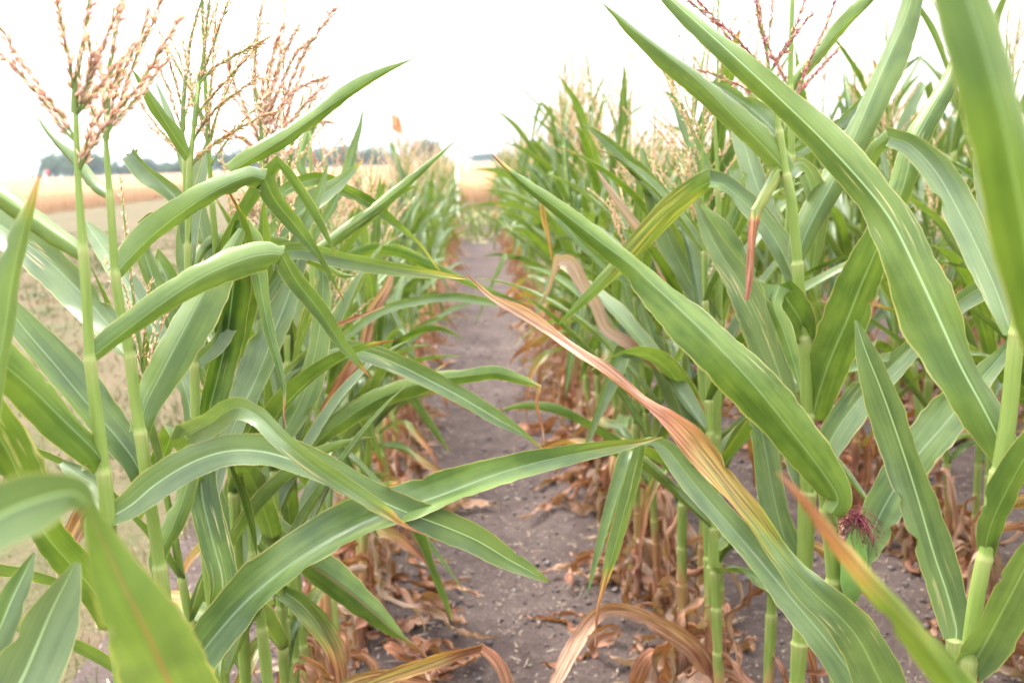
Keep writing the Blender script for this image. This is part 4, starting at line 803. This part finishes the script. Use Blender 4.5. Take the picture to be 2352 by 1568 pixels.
PB = Hero(2.05, 'corn plant with a broken tan leaf hanging over the edge of the soil path', .47, G2)
PB.stalk([(1640, 250, 6), (1648, 400, 12), (1652, 600, 16), (1650, 800, 19), (1646, 1000, 21), (1640, 1200, 22), (1632, 1400, 24), (1624, 1560, 25)], [430, 590, 740, 880, 1010, 1150, 1300])
PB.leaf([(1635, 1560, 22), (1660, 1555, 30), (1620, 1520, 46), (1570, 1475, 46), (1510, 1432, 40), (1435, 1402, 30), (1380, 1408, 28), (1335, 1460, 34), (1295, 1530, 34), (1262, 1600, 26)][0:1] + [(1590, 1490, 46), (1510, 1432, 40), (1435, 1402, 30), (1380, 1408, 28), (1335, 1460, 34), (1295, 1530, 34), (1262, 1600, 20)], 1, .9, (0, -.1, -.3), ((0, .85), (.5, .9), (1, .95)), .35, .009, .2, name='dry_leaf')
PB.leaf([(1648, 880, 20), (1600, 800, 26), (1560, 700, 22), (1528, 640, 21), (1500, 580, 22), (1450, 508, 22), (1410, 450, 17), (1372, 392, 3)], -1, 2.2, (0, .1), ((0, .1), (.3, .3), (.55, .85), (1, 1)), .9, .003)
PB.leaf([(1646, 1010, 20), (1560, 880, 30), (1440, 790, 30), (1390, 755, 26), (1365, 700, 30), (1335, 650, 32), (1310, 604, 36), (1282, 596, 22, 'c'), (1268, 640, 11), (1256, 672, 10), (1240, 697, 2)], 1, 1.6, (0, .15), ((0, .2), (.3, .6), (.6, .95), (1, 1)), .9, .007, .2)
PB.leaf([(1650, 740, 20), (1610, 690, 42), (1560, 600, 48), (1520, 510, 44), (1490, 420, 34), (1475, 340, 8)], 1, .8, (0, .1), tint=.6)
PB.leaf([(1650, 760, 14), (1520, 690, 18), (1380, 600, 20), (1290, 510, 20), (1246, 466, 12, 'c'), (1252, 505, 14), (1262, 550, 8), (1268, 600, 2)], 1, 1.0, (0, .1), ((0, 0), (.7, .1), (.8, .40), (1, .6)), .3)
PB.leaf([(1652, 590, 16), (1600, 540, 34), (1540, 480, 38), (1470, 400, 36), (1400, 330, 24), (1340, 285, 3)], 1, 1.5, (0, .1), tint=.4)
PB.leaf([(1648, 430, 14), (1620, 400, 30), (1590, 330, 32), (1565, 260, 26), (1530, 210, 4)], 1, 1.3, (0, .1), tint=.3)
PB.leaf([(1640, 1150, 20), (1610, 1060, 40), (1570, 960, 52), (1530, 860, 50), (1500, 780, 40), (1470, 700, 10)], 1, .8, (0, .1), tint=.65)
PB.leaf([(1650, 600, 16), (1680, 520, 30), (1720, 420, 30), (1760, 330, 22), (1790, 250, 4)], -1, 1.4, (0, .1), tint=.2)
for h_, k_ in ((P0, 2), (P1, 4), (P2, 4), (P3, 4), (P3b, 3), (P4, 5), (P5, 5), (PA, 5), (PA2, 4), (PC, 4), (PE, 3), (PD, 3), (PF, 2), (PB, 5), (P6, 5)): h_.dead(k_)

# ------------------------------------------------------------------ the rest of the rows: individuals sharing meshes
VAR = []
for i in range(14):
    parts = corn_variant(np.random.default_rng(500+i)); VAR.append([(nm, mb.mesh(nm, M[mt]), [b.mesh('tassel_branch', M['tassel']) for b in subs]) for nm, mb, mt, subs in parts])
def plant(x, y, label, group, rng, edge, big):
    rz = rng.uniform(0, 6.28) if not edge else math.pi*(.5 + rng.integers(2)) + rng.normal(0, .7 if y < 3.2 else (.6 if y < 6 else .32))
    e = empty('corn_plant', (x, y, .004), label, 'corn plant', group, rz); s_ = rng.uniform(.88, 1.10)*big; e.scale = (s_, s_, s_*rng.uniform(.95, 1.05))
    e.rotation_euler[0] = rng.normal(0, .04); e.rotation_euler[1] = rng.normal(0, .04)
    for nm, me, subs in VAR[rng.integers(len(VAR))]:
        o = put(nm, me, e)
        for b in subs: put('tassel_branch', b, o)
R_ = np.random.default_rng(91)
ROWS = [(XL, 1.40, 21, 'corn plant in the row along the mown grass, past the feathery pale orange tassel', 'corn plants along the mown grass'),
        (XR, 1.92, 21, 'corn plant lining the field side of the soil path, past the broken tan leaf', 'corn plants lining the soil path'),
        (XR+DX, 1.9, 11, 'corn plant in the second row into the field from the soil path', 'corn plants of the second field row'),
        (XR+2*DX, 3.6, 9, 'corn plant in the third row into the field from the soil path', 'corn plants of the third field row'),
        (XR+3*DX, 5.0, 7, 'corn plant in the fourth row into the field from the soil path', 'corn plants of the fourth field row')]
NPL = 0; rest = []
for X_, y0, y1, lab, grp in ROWS:
    y = y0
    while y < 17.6:
        if y < y1: plant(X_ + R_.normal(0, .035), y, lab, grp, R_, X_ < .6, .98 if X_ < 0 else (1.08 if y < 3 else (1.24 if y < 6 else 1.06))); NPL += 1
        else: rest.append((X_ + R_.normal(0, .035), y))
        y += R_.uniform(.105, .165) if y < 5.5 else R_.uniform(.18, .29)
for j in range(4, 14):
    X_ = XR + j*DX; y = max(2.0, X_/.62)
    while y < 19: rest.append((X_ + R_.normal(0, .04), y)); y += R_.uniform(.16, .28)
# the same rows go on beside and behind the viewpoint and shade the near leaves
for X_, a_, b_ in [(XL, -4.5, -.9), (XR, -4.5, -.9)] + [(XR + j*DX, -4.0, {1: 1.8, 2: 3.5, 3: 4.9}.get(j, (XR + j*DX)/.62)) for j in range(1, 7)]:
    y = a_
    while y < b_: rest.append((X_ + R_.normal(0, .04), y)); y += R_.uniform(.17, .28)
def fallen(k, x0, x1, y0, y1, label, group, az0):
    for i in range(k):
        x, y = R_.uniform(x0, x1), y0 + (y1-y0)*R_.uniform(0, 1)**1.3; az = az0 + R_.normal(0, .7); z = .012 + float(soil_z(np.array([x]), np.array([y]))[0])
        mb = free_leaf(np.array([x, y, z + R_.uniform(.01, .10)]), az, R_.uniform(.22, .46), R_.uniform(.028, .055), R_.uniform(-.3, .35), R_.uniform(.6, 1.6), R_, curl=R_.uniform(.5, 1.8), n=30, m=7, pw=.6, drift=R_.normal(0, .9), twist=R_.normal(0, 2.2),
                       dry=((0, R_.uniform(.62, .9)), (.5, R_.uniform(.7, 1)), (1, R_.uniform(.75, 1))), zmin=z, crinkle=.38, ruf=.012, tint=R_.uniform(.1, .8))
        tag(mb.build('fallen_leaf', M['leaf'], None, (x, y, z)), label, 'dry leaf', group).location = (x, y, z)
fallen(22, -.42, -.22, 2.15, 4.4, 'withered brown corn leaf lying crumpled on the soil by the grass-side row', 'fallen leaves by the grass-side row', .0)
fallen(12, .34, .52, 2.3, 5.0, 'withered brown corn leaf lying crumpled on the soil by the field-side row', 'fallen leaves by the field-side row', math.pi)
LOW = []
for i in range(8):
    lf, st, ts = MB(), None, None
    LOW.append([(mb, mt) for nm, mb, mt, subs in corn_variant(np.random.default_rng(700+i), 1)])
def far_corn(rest):
    out = {'leaf': MB(), 'stalk': MB(), 'tassel': MB()}
    for (x, y) in rest:
        a = R_.uniform(0, 6.28); s_ = R_.uniform(.9, 1.1)*(.98 if x < 0 else (1.2 if y < 8 else 1.08)); ca, sa = math.cos(a)*s_, math.sin(a)*s_
        Rm = np.array([[ca, -sa, 0], [sa, ca, 0], [0, 0, s_]])
        for mb, mt in LOW[R_.integers(len(LOW))]:
            V = np.concatenate(mb.v) @ Rm.T + np.array([x, y, 0]); att = {}
            for nm, lst in mb.a.items(): att[nm] = np.concatenate([v for _, v in lst])
            out[mt].add(V, np.concatenate(mb.q) if mb.q else None, np.concatenate(mb.t) if mb.t else None, **att)
    e = out['leaf'].build('corn_stand', M['leaf']); tag(e, 'dense mass of corn deeper in the field behind the first rows', 'corn stand', kind='stuff')
    o = out['stalk'].build('stalks', M['stalk'], e); o['kind'] = 'stuff'; o = out['tassel'].build('tassels', M['tassel'], e); o['kind'] = 'stuff'
far_corn(rest)
print('PLANTS', NPL, 'REST', len(rest))

# ------------------------------------------------------------------ hazy air
def haze():
    k = bpy.data.materials.new('haze'); k.use_nodes = True; t = k.node_tree; t.nodes.clear()
    out = t.nodes.new('ShaderNodeOutputMaterial'); pv = t.nodes.new('ShaderNodeVolumePrincipled')
    pv.inputs['Color'].default_value = (.78, .88, 1.0, 1); pv.inputs['Density'].default_value = HAZE; pv.inputs['Anisotropy'].default_value = .2
    t.links.new(pv.outputs[0], out.inputs['Volume'])
    x0, x1, y0, y1, z0, z1 = -1550, 1550, -350, 2650, -1.2, 22
    V = [(x, y, z) for x in (x0, x1) for y in (y0, y1) for z in (z0, z1)]
    Q = [(0, 1, 3, 2), (4, 6, 7, 5), (0, 4, 5, 1), (2, 3, 7, 6), (0, 2, 6, 4), (1, 5, 7, 3)]
    mb = MB(); mb.add(V, Q); o = mb.build('haze', k, smooth=False); o['kind'] = 'stuff'; o['label'] = 'thin pale haze over the far field'; o['category'] = 'haze'
HAZE = .00024
haze()
